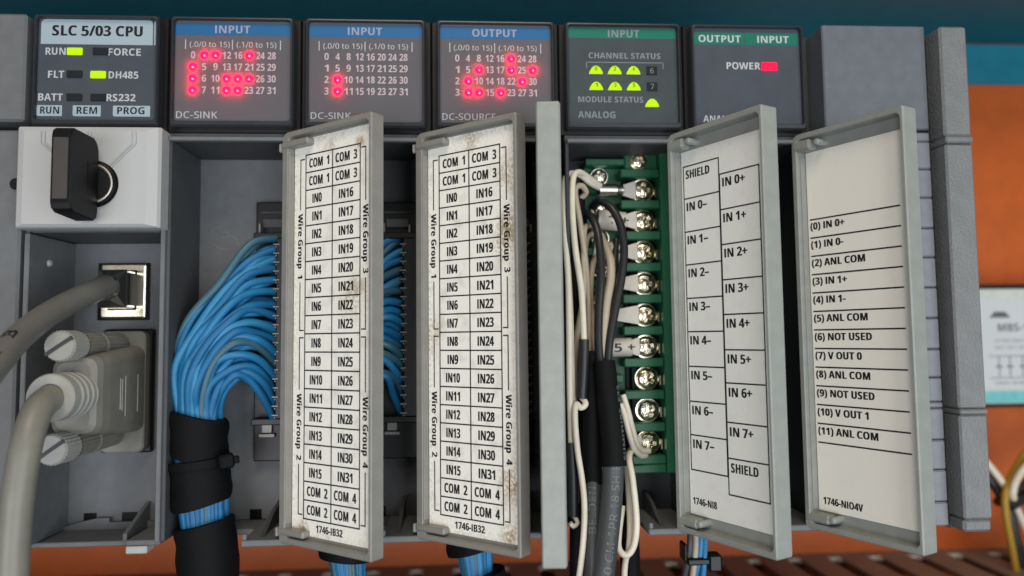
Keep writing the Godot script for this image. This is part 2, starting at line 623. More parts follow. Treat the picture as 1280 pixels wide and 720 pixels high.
# ---------------------------------------------------------------- background
func background() -> void:
	var m := M.new()
	m.box(Vector3(-420, -220, -150), Vector3(620, 420, -145))
	structure(m, "back_panel", mt.orange, "orange painted back panel of the cabinet behind the rack")

	var t := thing("teal_wiring_duct", "blurred teal duct running along the top of the orange panel", "wiring duct", Vector3(100, 175, -145))
	m = M.new()
	m.box(Vector3(-400, 196, -145), Vector3(600, 262, -78), 1.5)
	put(m, "duct_cover", mt.teal, t)
	m = M.new()
	m.box(Vector3(-400, 175.3, -145), Vector3(600, 195.6, -143), 0.6)
	put(m, "base_strip", mt.teal_strip, t)

	t = thing("slotted_wiring_duct", "brown slotted duct along the bottom, dark gaps between its fingers", "wiring duct", Vector3(120, -60, -140))
	m = M.new()
	m.box(Vector3(-400, -49.6, -145), Vector3(600, -47.4, -139.5), 0.3)
	put(m, "back_edge", mt.brown, t)
	m = M.new()
	m.box(Vector3(-400, -110, -145), Vector3(600, -107, -70), 0.5)
	put(m, "duct_floor", mt.brown, t)
	m = M.new()
	m.box(Vector3(-400, -110, -71.8), Vector3(600, -46.6, -70), 0.5)
	put(m, "added_shade_cover", mt.brown, t)  # unseen cover added to keep the inside of the duct dark
	for k in range(-9, 26):
		var x := 261.5 + (k - 13) * 18.9
		m = M.new()
		m.box(Vector3(x - 15.8, -49.5, -139.5), Vector3(x - 3.1, -47.4, -72), 0.4)
		m.box(Vector3(x - 15.8, -107, -74.1), Vector3(x - 3.1, -49.6, -72), 0.3)
		put(m, "duct_finger", mt.brown, t)
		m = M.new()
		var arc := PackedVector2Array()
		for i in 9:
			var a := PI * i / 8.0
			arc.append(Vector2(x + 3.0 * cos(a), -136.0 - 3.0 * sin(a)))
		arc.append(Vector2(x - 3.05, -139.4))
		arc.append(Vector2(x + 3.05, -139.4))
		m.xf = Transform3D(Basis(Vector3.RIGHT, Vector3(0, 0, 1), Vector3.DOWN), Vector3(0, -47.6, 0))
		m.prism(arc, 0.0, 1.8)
		put(m, "slot_end", mt.brown_end_lit, t)

	t = thing("converter_box", "pale boxed unit with a white printed label on the orange panel", "converter", Vector3(375, 21, -130))
	m = M.new()
	m.box(Vector3(330, 21.6, -145), Vector3(430, 75, -120.4), 0.5)
	put(m, "case", mt.white_box, t)
	m = M.new()
	m.box(Vector3(329.6, 73.4, -121), Vector3(430.4, 75.4, -119.6), 0.3)
	m.box(Vector3(329.6, 20.8, -121), Vector3(430.4, 22.4, -119.6), 0.3)
	put(m, "edge_trim", mt.black, t)
	m = M.new()
	m.rect(332, 22.8, 428, 28, -120.2)
	put(m, "aqua_strip", mt.aqua, t)
	m = M.new()
	m.rect(332, 29, 428, 68.5, -120.2)
	var lab := put(m, "label_sheet", ink(srgb(200, 204, 208), 0.4), t)
	m = M.new()
	var z := -120.15
	m.prism(PackedVector2Array([Vector2(347, 60.5), Vector2(349.5, 63.2), Vector2(354.5, 63.2), Vector2(357, 60.5)]), z - 0.02, z)
	text(m, "MBS-12", "bold", Vector2(350.8, 54.4), 3.4, z, 17)
	text(m, "AC100-240V 50/60Hz", "plain", Vector2(349, 49.6), 1.4, z, 22)
	text(m, "OUT 12V 1.3A MAX 15W", "plain", Vector2(349, 46.6), 1.4, z, 24)
	for y in [43.4, 33.8]:
		m.bar(Vector2(346, y), Vector2(392, y), 0.35, z)
	for x in [350.5, 355.5, 361.5, 366.5]:
		m.bar(Vector2(x, 34.5), Vector2(x, 43), 0.5, z)
		m.bar(Vector2(x - 1.2, 38.8), Vector2(x + 1.2, 38.8), 0.7, z)
	text(m, "SERIAL NUMBER 0031", "plain", Vector2(348, 30.9), 1.3, z, 24)
	put(m, "lettering", mt.grey_ink, lab)

	t = thing("tied_wire_bundle", "white, black and yellow wires strapped together by the end cover", "wire bundle", Vector3(306, -4, -60))
	var runs := [
		["white_wire", mt.white_wire, [Vector3(336.7, 1.5, -118.0), Vector3(342.4, -6.5, -116.0), Vector3(347.2, -15.8, -114.0), Vector3(356.1, -33.5, -116.0), Vector3(362.0, -51.9, -118.0)], 1.5],
		["black_wire", mt.black_wire, [Vector3(337.8, -4.4, -120.0), Vector3(344.2, -13.8, -118.0), Vector3(348.3, -24.4, -116.0), Vector3(351.5, -42.5, -116.0), Vector3(354.1, -59.4, -116.0)], 2.0],
		["yellow_wire", mt.yellow_wire, [Vector3(363.4, 4.2, -120.0), Vector3(353.5, -5.7, -118.0), Vector3(344.4, -13.3, -112.0), Vector3(342.8, -22.4, -111.0), Vector3(345.7, -39.5, -112.0), Vector3(348.2, -57.8, -112.0)], 1.5],
		["white_wire", mt.white_wire, [Vector3(367.6, 4.6, -116.0), Vector3(352.9, -5.5, -113.0), Vector3(345.7, -13.9, -110.0), Vector3(351.2, -23.8, -116.0), Vector3(353.5, -39.6, -124.0)], 1.5],
		["black_wire", mt.black_wire, [Vector3(370.4, -2.6, -120.0), Vector3(357.9, -12.4, -118.0), Vector3(351.5, -19.9, -117.0), Vector3(349.4, -30.6, -116.0), Vector3(355.4, -51.0, -116.0)], 1.9]]
	for r in runs:
		m = M.new()
		m.tube(curve(r[2]), r[3], 10)
		put(m, r[0], r[1], t)
	m = M.new()
	m.xf = Transform3D(Basis.from_euler(Vector3(0, 0, 0.5)), Vector3(348.1, -18.6, -113.0))
	m.box(Vector3(-4.6, -2.0, -8), Vector3(4.6, 2.0, 3.6), 1.2)
	m.box(Vector3(3.6, -2.2, -1), Vector3(9, 2.6, 4), 1.2)
	put(m, "cable_tie", mt.black, t)


# ---------------------------------------------------------------- left: power supply, processor
func power_supply() -> void:
	var t := thing("power_supply_module", "plain grey module cut off by the picture edge, left of the processor", "power supply", Vector3(-40, 0, -70))
	var m := M.new()
	m.box(Vector3(-88, 111.6, -145), Vector3(-0.3, 140.4, -0.4), 0.6)
	put(m, "upper_case", mt.housing, t)
	m = M.new()
	m.box(Vector3(-88, 5.0, -145), Vector3(0.5, 109.8, -24), 0.5)
	put(m, "body", mt.housing_dark, t)
	m = M.new()
	m.box(Vector3(-88, 14, -3.2), Vector3(-0.3, 109.4, -0.6), 0.6)
	put(m, "front_door", mt.housing, t)
	m = M.new()
	m.box(Vector3(-1.5, 14, -23.8), Vector3(0.5, 109.2, -3.4), 0.2)
	m.box(Vector3(-88, 3.2, -23.8), Vector3(0.5, 5.4, -3.6), 0.3)
	m.box(Vector3(-0.9, 5.6, -6), Vector3(0.5, 13.6, -3.8), 0.2)
	put(m, "side_wall", mt.housing, t)
	m = M.new()
	m.lathe([Vector2(0, 0.6), Vector2(1.2, 0.6), Vector2(1.5, 0.2), Vector2(1.5, 0)], Vector3(-1.6, 95.2, -0.5), Vector3(0, 0, 1), 18)
	put(m, "door_stud", mt.black, t)


func window_unit(k: int, t: Node3D, board: Material) -> void:
	# the smoked status window at the head of a module, x in mm from the module's left edge at 35 k
	var x := 35.0 * k
	var m := M.new()
	m.box(Vector3(x + 0.03, 109.4, -24), Vector3(x + 34.97, 141.1, -3.4), 0.3)
	put(m, "bezel", mt.black, t)
	var f := M.new()
	var r := [0.8, 0.8, 0.8, 0.8]
	f.skin([rounded(x + 1.5, 110.5, x + 33.6, 140.3, -3.4, r), rounded(x + 1.5, 110.5, x + 33.6, 140.3, -0.7, r), rounded(x + 1.9, 111.0, x + 33.2, 139.9, -0.05, r), rounded(x + 2.25, 111.9, x + 32.85, 139.6, 0.0, r), rounded(x + 2.4, 112.1, x + 32.7, 139.45, -0.35, r), rounded(x + 2.4, 112.1, x + 32.7, 139.45, -1.3, r)], false, false)
	var w := put(f, "window_frame", mt.frame, t)
	m = M.new()
	m.rect(x + 2.2, 111.9, x + 32.9, 139.6, -1.25)
	put(m, "display_board", board, t)
	m = M.new()
	m.rect(x + 2.3, 112.0, x + 32.8, 139.5, -0.32)
	put(m, "smoked_pane", mt.pane, w)


func processor() -> void:
	var t := thing("processor_module", "processor module with key switch panel and two green lights, display reads SLC 5/03 CPU", "processor module", Vector3(17.5, 0, -70), "modules plugged side by side in the rack")
	window_unit(0, t, mt.board)
	var m := M.new()
	var zb := -1.25
	m.skin([rounded(3.0, 132.6, 31.6, 139.3, zb, [0.1, 0.1, 1.0, 1.2]), rounded(3.0, 132.6, 31.6, 139.3, zb + 0.03, [0.1, 0.1, 1.0, 1.2])], false)
	m.rect(31.9, 132.6, 32.5, 139.0, zb + 0.03)
	put(m, "title_strip", mt.head_pale, t)
	m = M.new()
	for b in [[2.5, 8.9], [11.6, 18.7], [21.8, 31.3]]:
		m.skin([rounded(b[0], 113.3, b[1], 116.2, zb, [0.5, 0.1, 0.1, 0.1]), rounded(b[0], 113.3, b[1], 116.2, zb + 0.03, [0.5, 0.1, 0.1, 0.1])], false)
	put(m, "mode_strip", mt.head_pale, t)
	m = M.new()
	text(m, "SLC 5/03 CPU", "bold", Vector2(5.9, 134.9), 2.75, zb + 0.06, 23.0, 0, 0.0, 0.07)
	text(m, "RUN", "bold", Vector2(3.4, 113.95), 1.85, zb + 0.06, 4.8)
	text(m, "REM", "bold", Vector2(12.6, 113.95), 1.85, zb + 0.06, 5.2)
	text(m, "PROG", "bold", Vector2(22.9, 113.95), 1.85, zb + 0.06, 7.0)
	put(m, "lettering", mt.ink, t)
	m = M.new()
	text(m, "RUN", "bold", Vector2(4.3, 129.7), 1.9, zb + 0.05, 5.1)
	text(m, "FLT", "bold", Vector2(5.1, 123.5), 1.9, zb + 0.05, 4.1)
	text(m, "BATT", "bold", Vector2(2.8, 117.4), 1.9, zb + 0.05, 6.2)
	text(m, "FORCE", "bold", Vector2(20.2, 129.7), 1.9, zb + 0.05, 8.4)
	text(m, "DH485", "bold", Vector2(20.5, 123.5), 1.9, zb + 0.05, 7.6)
	text(m, "RS232", "bold", Vector2(20.1, 117.4), 1.9, zb + 0.05, 7.4)
	put(m, "lettering", mt.pale_ink, t)
	for l in [[9.8, 130.6, 1], [16.4, 130.7, 0], [9.9, 124.5, 0], [15.9, 124.4, 1], [10.0, 118.3, 0], [16.1, 118.3, 0]]:
		m = M.new()
		m.box(Vector3(l[0], l[1] - 1.0, zb + 0.01), Vector3(l[0] + 4.0, l[1] + 1.0, zb + 0.45), 0.3)
		put(m, "status_light", mt.lime_led if l[2] == 1 else mt.off_led, t, "lit green status light" if l[2] == 1 else "")
	# body, recess walls and floor
	m = M.new()
	m.box(Vector3(0.6, 2.2, -145), Vector3(34.98, 141.0, -25))
	put(m, "body", mt.housing_dark, t)
	m = M.new()
	m.box(Vector3(0.7, 2.4, -24.9), Vector3(36.0, 82.4, -22.4))
	put(m, "recess_back", mt.housing, t)
	m = M.new()
	m.box(Vector3(1.2, 2.5, -22.3), Vector3(2.5, 82.3, 0.0), 0.2)
	put(m, "side_wall", mt.housing, t)
	m = M.new()
	m.box(Vector3(35.1, 3.6, -22.3), Vector3(36.3, 109.0, 0.0), 0.2)
	put(m, "side_wall", mt.housing, t)
	m = M.new()
	m.box(Vector3(2.6, 82.5, -22.3), Vector3(35.0, 83.9, -0.6), 0.2)
	put(m, "recess_ceiling", mt.housing_dark, t)
	m = M.new()
	m.prism(PackedVector2Array([Vector2(1.4, 2.3), Vector2(35.0, 2.3), Vector2(35.0, 4.2), Vector2(14.6, 4.2), Vector2(14.4, 5.4), Vector2(11, 5.3), Vector2(6, 4.3), Vector2(1.4, 2.9)]), -22.2, -20.6)
	m.box(Vector3(0.6, 1.0, -24.8), Vector3(26.2, 2.3, -8.0), 0.2)
	m.box(Vector3(26.4, 2.0, -22.3), Vector3(35.0, 3.3, -4.0), 0.2)
	put(m, "bottom_shelf", mt.housing, t)
	m = M.new()
	m.xf = Transform3D(Basis(Vector3(0, 0, 1), Vector3(0, 1, 0), Vector3(-1, 0, 0)), Vector3(23.8, 0, 0))
	m.prism(PackedVector2Array([Vector2(-22.2, 2.3), Vector2(-8.2, 2.3), Vector2(-8.2, 4.0), Vector2(-22.2, 9.4)]), -1.0, 0.0)
	put(m, "shelf_brace", mt.housing, t)
	m = M.new()
	m.box(Vector3(26.2, -0.2, -9.0), Vector3(31.6, 1.8, -4.2), 0.3)
	put(m, "latch_tab", mt.light_grey, t)
	for sx in [[6.7, 10.2], [17.1, 21.3]]:
		m = M.new()
		m.box(Vector3(sx[0], 3.9, -22.5), Vector3(sx[1], 6.5, -22.3))
		put(m, "vent_slot", mt.cell, t)
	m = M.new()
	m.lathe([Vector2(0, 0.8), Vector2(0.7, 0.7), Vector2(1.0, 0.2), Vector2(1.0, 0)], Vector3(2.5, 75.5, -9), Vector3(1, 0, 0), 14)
	put(m, "wall_glint", mt.light_grey, t)  # pale peg added to stand in for a small reflection on the wall
	# key switch panel
	m = M.new()
	var p0 := rounded(1.0, 83.0, 36.5, 109.0, -2.0, [0.3, 0.3, 0.3, 0.3], 1)
	m.skin([p0, rounded(1.0, 83.0, 36.5, 109.0, 3.6, [0.3, 0.3, 0.3, 0.3], 1), rounded(1.6, 83.3, 35.9, 108.8, 4.4, [0.3, 0.3, 0.3, 0.3], 1), rounded(3.2, 83.9, 33.4, 107.6, 5.0, [0.3, 0.3, 0.3, 0.3], 1)], true, true)
	var panel := put(m, "key_panel", mt.light_grey, t)
	m = M.new()
	for run in [[[7.9, 107.4], [7.9, 104.6], [11.4, 101.6]], [[19.2, 107.4], [19.2, 104.0]], [[30.2, 107.4], [30.2, 104.4], [24.6, 98.6]]]:
		for off in [-0.45, 0.45]:
			for i in run.size() - 1:
				var a := Vector2(run[i][0] + off, run[i][1])
				var b := Vector2(run[i + 1][0] + off, run[i + 1][1])
				var d := b - a
				var q := M.new()
				q.xf = Transform3D(Basis.from_euler(Vector3(0, 0, d.angle())), Vector3(a.x, a.y, 5.0))
				q.box(Vector3(-0.1, -0.15, -0.05), Vector3(d.length() + 0.1, 0.15, 0.3), 0.1)
				m.v.append_array(q.v); m.n.append_array(q.n); m.uv.append_array(q.uv)
	put(m, "position_ridge", mt.light_grey, panel)
	m = M.new()
	m.lathe([Vector2(5.0, -0.4), Vector2(5.0, 0.8), Vector2(5.2, 1.1), Vector2(5.7, 0.9), Vector2(6.0, 0.4), Vector2(6.0, -0.4)].map(func(p): return p) , Vector3(20.6, 94.0, 5.0), Vector3(0, 0, 1), 40)
	var sw := put(flipped(m), "switch_collar", mt.cell, t)
	m = M.new()
	m.lathe([Vector2(5.05, 0.2), Vector2(5.05, 1.15), Vector2(4.7, 1.2), Vector2(4.3, 0.9), Vector2(4.2, 0.2)], Vector3(20.6, 94.0, 5.0), Vector3(0, 0, 1), 40)
	put(m, "switch_ring", metal(srgb(236, 232, 222), 0.42), sw)
	m = M.new()
	m.lathe([Vector2(4.3, 0.3), Vector2(4.0, 0.5), Vector2(0.0, 0.5)], Vector3(20.6, 94.0, 5.0), Vector3(0, 0, 1), 30)
	put(m, "switch_barrel", ink(srgb(10, 10, 11), 0.9), sw)
	# network socket
	m = M.new()
	m.box(Vector3(9.0, 60.4, -22.5), Vector3(23.5, 76.8, -22.2), 0.05)
	var sock := put(m, "network_socket", mt.cell, t)
	m = M.new()
	m.skin([rounded(10.6, 61.0, 22.9, 76.4, -22.2, r4(0.4)), rounded(10.6, 61.0, 22.9, 76.4, -20.6, r4(0.4)), rounded(11.0, 61.4, 22.5, 76.0, -20.4, r4(0.4)), rounded(12.6, 63.2, 20.6, 74.6, -20.4, r4(0.3)), rounded(12.6, 63.2, 20.6, 74.6, -22.15, r4(0.3))], false, false)
	put(m, "socket_shield", mt.brass, sock)


func r4(r: float) -> Array:
	return [r, r, r, r]


func flipped(m: M) -> M:
	# turns a lathe whose profile was given from the inside out
	for i in m.n.size():
		m.n[i] = -m.n[i]
	for i in range(0, m.v.size(), 3):
		var a := m.v[i + 1]
		m.v[i + 1] = m.v[i + 2]
		m.v[i + 2] = a
		var b := m.n[i + 1]
		m.n[i + 1] = m.n[i + 2]
		m.n[i + 2] = b
	return m


func key_in_switch() -> void:
	var t := thing("switch_key", "black plastic-headed key standing in the light grey switch panel", "key", Vector3(20.6, 94, 6))
	var m := M.new()
	# side outline in (z, y); the slab is 4 mm thick along x
	var prof := [Vector2(6.2, 85.4), Vector2(6.6, 84.0), Vector2(7.8, 83.3), Vector2(17.3, 83.8), Vector2(18.6, 84.5), Vector2(19.0, 85.8), Vector2(19.0, 102.0), Vector2(18.7, 103.2), Vector2(17.6, 103.9), Vector2(8.4, 104.0), Vector2(6.9, 103.0), Vector2(6.2, 101.4)]
	var loops := []
	for l in [[-2.3, 0.35], [-2.0, 0.0], [2.0, 0.0], [2.3, 0.35]]:
		var poly := PackedVector2Array(prof)
		var c := Vector2(12.6, 94.0)
		var ring := PackedVector3Array()
		for p in poly:
			var e: Vector2 = p + (c - p).normalized() * l[1]
			ring.append(Vector3(19.9 + l[0], e.y + 0.9, e.x))
		ring.reverse()
		loops.append(ring)
	m.skin(loops)
	put(m, "key_head", mt.key_black, t)
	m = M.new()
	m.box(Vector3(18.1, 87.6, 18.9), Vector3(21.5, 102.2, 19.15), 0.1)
	put(m, "edge_sheen", plastic(srgb(66, 62, 60), 0.5, 0.0012), t)  # lighter strip paints the reflection along the front edge of the key
	m = M.new()
	m.box(Vector3(21.9, 91.6, 10.6), Vector3(22.3, 98.4, 11.6), 0.12)
	put(m, "side_slot", mt.cell, t)
	m = M.new()
	m.box(Vector3(19.4, 90.8, 5.4), Vector3(21.8, 97.2, 6.4), 0.3)
	put(m, "key_blade", mt.tin, t)


func network_cable() -> void:
	var t := thing("network_cable", "grey cable with shielded plug in the upper socket, black letters printed on it", "cable", Vector3(16, 69, -20))
	var m := M.new()
	m.box(Vector3(12.9, 63.6, -22), Vector3(20.3, 74.2, -14.6), 0.3)
	m.skin([rounded(12.9, 63.6, 20.3, 74.2, -14.6, r4(0.2), 1), rounded(14.2, 65.6, 19.0, 72.2, -11.8, r4(1.6), 1), rounded(14.3, 65.8, 18.9, 72.0, -10.6, r4(1.8), 1)], false, true)
	var plug := put(m, "plug_shell", mt.chrome, t)
	m = M.new()
	m.box(Vector3(13.4, 66.2, -14.9), Vector3(19.8, 67.2, -14.2), 0.1)
	m.box(Vector3(13.4, 70.6, -14.9), Vector3(19.8, 71.6, -14.2), 0.1)
	m.box(Vector3(20.2, 64.4, -20.5), Vector3(20.7, 73.4, -15.6), 0.1)
	put(m, "shell_slot", mt.cell, plug)
	m = M.new()
	m.lathe([Vector2(3.5, 0), Vector2(3.5, 2.0), Vector2(3.2, 2.4), Vector2(0, 2.4)], Vector3(16.4, 69.0, -12.2), Vector3(-0.12, 0.02, 1), 24)
	put(m, "crimp_collar", mt.chrome, plug)
	var path := curve([Vector3(16.9, 69.5, -10.5), Vector3(15.8, 67.1, -4.0), Vector3(14.1, 64.4, 2.0), Vector3(13.1, 60.9, 10.0), Vector3(13.1, 56.2, 20.0), Vector3(14.5, 51.0, 30.0), Vector3(16.0, 43.2, 42.0), Vector3(18.0, 32.9, 55.0)], 10)
	m = M.new()
	m.tube(path, 3.0, 22)
	var j := put(m, "jacket", mt.grey_cable, t)
	m = M.new()
	text_on_tube(m, "B", "bold", path, 3.0, 41.0, 2.6, 3.4, Vector3(0.2, 0.3, 1), true)
	text_on_tube(m, "R", "bold", path, 3.0, 50.0, 2.6, 3.6, Vector3(0.2, 0.3, 1), true)
	put(m, "lettering", mt.ink, j)


func serial_cable() -> void:
	var t := thing("serial_cable", "thick grey cable with a moulded connector hood and two thumbscrews", "cable", Vector3(18, 41, -20))
	var m := M.new()
	m.box(Vector3(11.6, 23.2, -22.2), Vector3(25.6, 57.8, -20.4), 0.5)
	put(m, "connector_shell", mt.black, t)
	m = M.new()
	m.skin([rounded(12.6, 23.6, 24.6, 57.2, -20.4, r4(2.0)), rounded(12.6, 23.6, 24.6, 57.2, -17.8, r4(2.0)), rounded(13.0, 24.0, 24.2, 56.8, -17.4, r4(1.9))], false)
	put(m, "flange", mt.hood, t)
	m = M.new()
	# the hood: full height at the flange, waisted by the two screw channels, rounded at the front
	m.skin([rounded(12.8, 29.4, 24.5, 53.0, -17.4, r4(2.6)), rounded(12.6, 30.2, 24.6, 52.2, -8.0, r4(2.4)), rounded(12.5, 31.2, 24.5, 51.2, 2.0, r4(2.4)), rounded(12.6, 31.5, 24.2, 50.9, 5.2, r4(2.6)), rounded(13.1, 32.0, 23.6, 50.4, 7.0, r4(2.6)), rounded(14.2, 33.0, 22.4, 49.4, 7.8, r4(2.4))], false)
	var hood := put(m, "hood", mt.hood, t)
	m = M.new()
	for r in [[44.5, 36.4, -4.2], [45.4, 34.8, -6.0], [45.4, 35.4, -13.2], [44.8, 36.8, -3.2]]:
		m.box(Vector3(24.4, r[1], r[2] - 0.15), Vector3(24.72, r[0], r[2] + 0.15), 0.05)
	put(m, "raised_line", mt.hood_light, hood)
	for s in [[17.2, 53.4, 14.0, 0.6], [16.2, 29.0, 14.4, 0.62]]:
		m = M.new()
		m.lathe([Vector2(3.3, 0), Vector2(3.3, 11), Vector2(3.55, 11.4), Vector2(3.55, 12.4), Vector2(3.3, 12.8), Vector2(3.3, 22), Vector2(3.75, 22.4)], Vector3(s[0] + 0.0, s[1], s[2] - 31.5 + 0.0), Vector3(0, 0, 1), 44, 44, 0.045)
		var sc := put(m, "thumbscrew", mt.hood, t)
		m = M.new()
		m.lathe([Vector2(3.4, 0), Vector2(3.8, 0.5), Vector2(3.8, 7.0), Vector2(3.4, 7.6), Vector2(0, 7.8)], Vector3(s[0], s[1], s[2] - 9.1), Vector3(0, 0, 1), 52, 52, 0.05)
		put(m, "screw_head", mt.hood_light, sc)
		m = M.new()
		m.xf = Transform3D(Basis.from_euler(Vector3(0, 0, s[3])), Vector3(s[0], s[1], s[2] - 1.3))
		m.box(Vector3(-3.65, -0.45, -0.5), Vector3(3.65, 0.45, 0.08))
		put(m, "driver_slot", mt.housing_dark, sc)
	m = M.new()
	var prof := [Vector2(5.9, 0)]
	for k in 3:
		var a := 0.4 + k * 2.2
		prof.append_array([Vector2(5.7 - k * 0.05, a), Vector2(5.7 - k * 0.05, a + 1.2), Vector2(4.9, a + 1.5), Vector2(4.9, a + 2.0)])
	prof.append_array([Vector2(5.6, 7.2), Vector2(5.6, 9.8), Vector2(5.3, 10.2), Vector2(3.3, 10.2), Vector2(3.0, 9.4)])
	m.lathe(prof, Vector3(18.2, 41.5, 7.0), Vector3(-0.02, 0, 1), 34)
	put(m, "strain_relief", mt.hood_light, t)
	m = M.new()
	m.tube(curve([Vector3(18.2, 41.5, 12), Vector3(18.1, 41.3, 17.4), Vector3(18.4, 39.2, 22.4), Vector3(18.7, 33.4, 26.4), Vector3(18.5, 24.9, 28.4), Vector3(18.3, 15.1, 29.4), Vector3(18.6, 2.2, 30.5), Vector3(18, -20, 32)], 9), 3.2, 22)
	put(m, "jacket", mt.beige_cable, t)


# ---------------------------------------------------------------- the five modules with doors
func io_module(k: int, called: String, label: String, category: String) -> void:
	var x := 35.0 * k
	var t := thing(called, label, category, Vector3(x + 17.5, 0, -70), "modules plugged side by side in the rack")
	window_unit(k, t, mt.film if k < 4 else mt.board_green if k == 4 else mt.board)
	# body and recess
	var m := M.new()
	m.box(Vector3(x + 0.03, 3.0, -145), Vector3(x + 34.97, 141.0, -25))
	put(m, "body", mt.housing_dark, t)
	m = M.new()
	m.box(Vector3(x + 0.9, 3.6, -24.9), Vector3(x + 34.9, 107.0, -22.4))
	put(m, "recess_back", mt.housing if k == 1 else mt.housing_dark if k < 4 else mt.housing_shaded, t)  # shade inside the later slots put into darker housing colours
	for s in [[1.1, 2.2], [33.7, 34.8]]:
		m = M.new()
		m.box(Vector3(x + s[0], 3.6, -22.3), Vector3(x + s[1], 107.0, -1.0), 0.2)
		put(m, "side_wall", mt.housing_shaded if k > 3 else mt.housing_dark if s[0] < 5.0 or k > 1 else mt.housing, t)  # slot shade in the wall colour too, first left wall darker than its right
	m = M.new()
	m.box(Vector3(x + 1.1, 107.1, -24.9), Vector3(x + 34.8, 109.2, -2.0), 0.2)
	put(m, "recess_ceiling", mt.housing_dark, t)
	m = M.new()
	m.box(Vector3(x + 1.6, 106.7, -1.9), Vector3(x + 34.6, 107.8, 0.0), 0.2)
	put(m, "front_rail", mt.housing, t)
	m = M.new()
	m.box(Vector3(x + 21.5, 1.9, -24.8), Vector3(x + 34.8, 3.5, 0.0), 0.25)
	m.box(Vector3(x + 21.7, 3.5, -1.6), Vector3(x + 22.8, 5.0, -0.3), 0.2)
	m.box(Vector3(x + 0.1, 1.9, -24.8), Vector3(x + 21.4, 3.4, -12.0), 0.25)
	put(m, "bottom_shelf", mt.housing, t)
	m = M.new()
	m.xf = Transform3D(Basis(Vector3(0, 0, 1), Vector3(0, 1, 0), Vector3(-1, 0, 0)), Vector3(x + 25.4, 0, 0))
	m.prism(PackedVector2Array([Vector2(-22.2, 3.4), Vector2(-3, 3.4), Vector2(-8, 5.2), Vector2(-14, 7.6), Vector2(-22.2, 9.0)]), -1.0, 0.0)
	put(m, "shelf_brace", mt.housing_dark, t)
	m = M.new()
	m.box(Vector3(x + 17.3, 3.6, -22.5), Vector3(x + 20.6, 6.4, -22.3))
	put(m, "vent_slot", mt.cell, t)
	if k == 1:
		m = M.new()
		for run in [[[40.4, 85.6], [41.2, 86.9], [43.0, 87.2]], [[43.4, 84.2], [46.2, 84.7], [47.6, 83.6], [48.3, 81.4]], [[41.0, 82.4], [42.6, 80.9], [45.0, 80.6]], [[44.2, 86.0], [45.3, 85.2]]]:
			for i in run.size() - 1:
				m.bar(Vector2(run[i][0], run[i][1]), Vector2(run[i + 1][0], run[i + 1][1]), 0.16, -22.37)
		put(m, "scuff_mark", ink(srgb(128, 130, 132), 0.8), t)
	display(k, t)
	if k <= 3:
		connector(k, t)
	if k == 4:
		terminal_block(t)
	door(k, t)


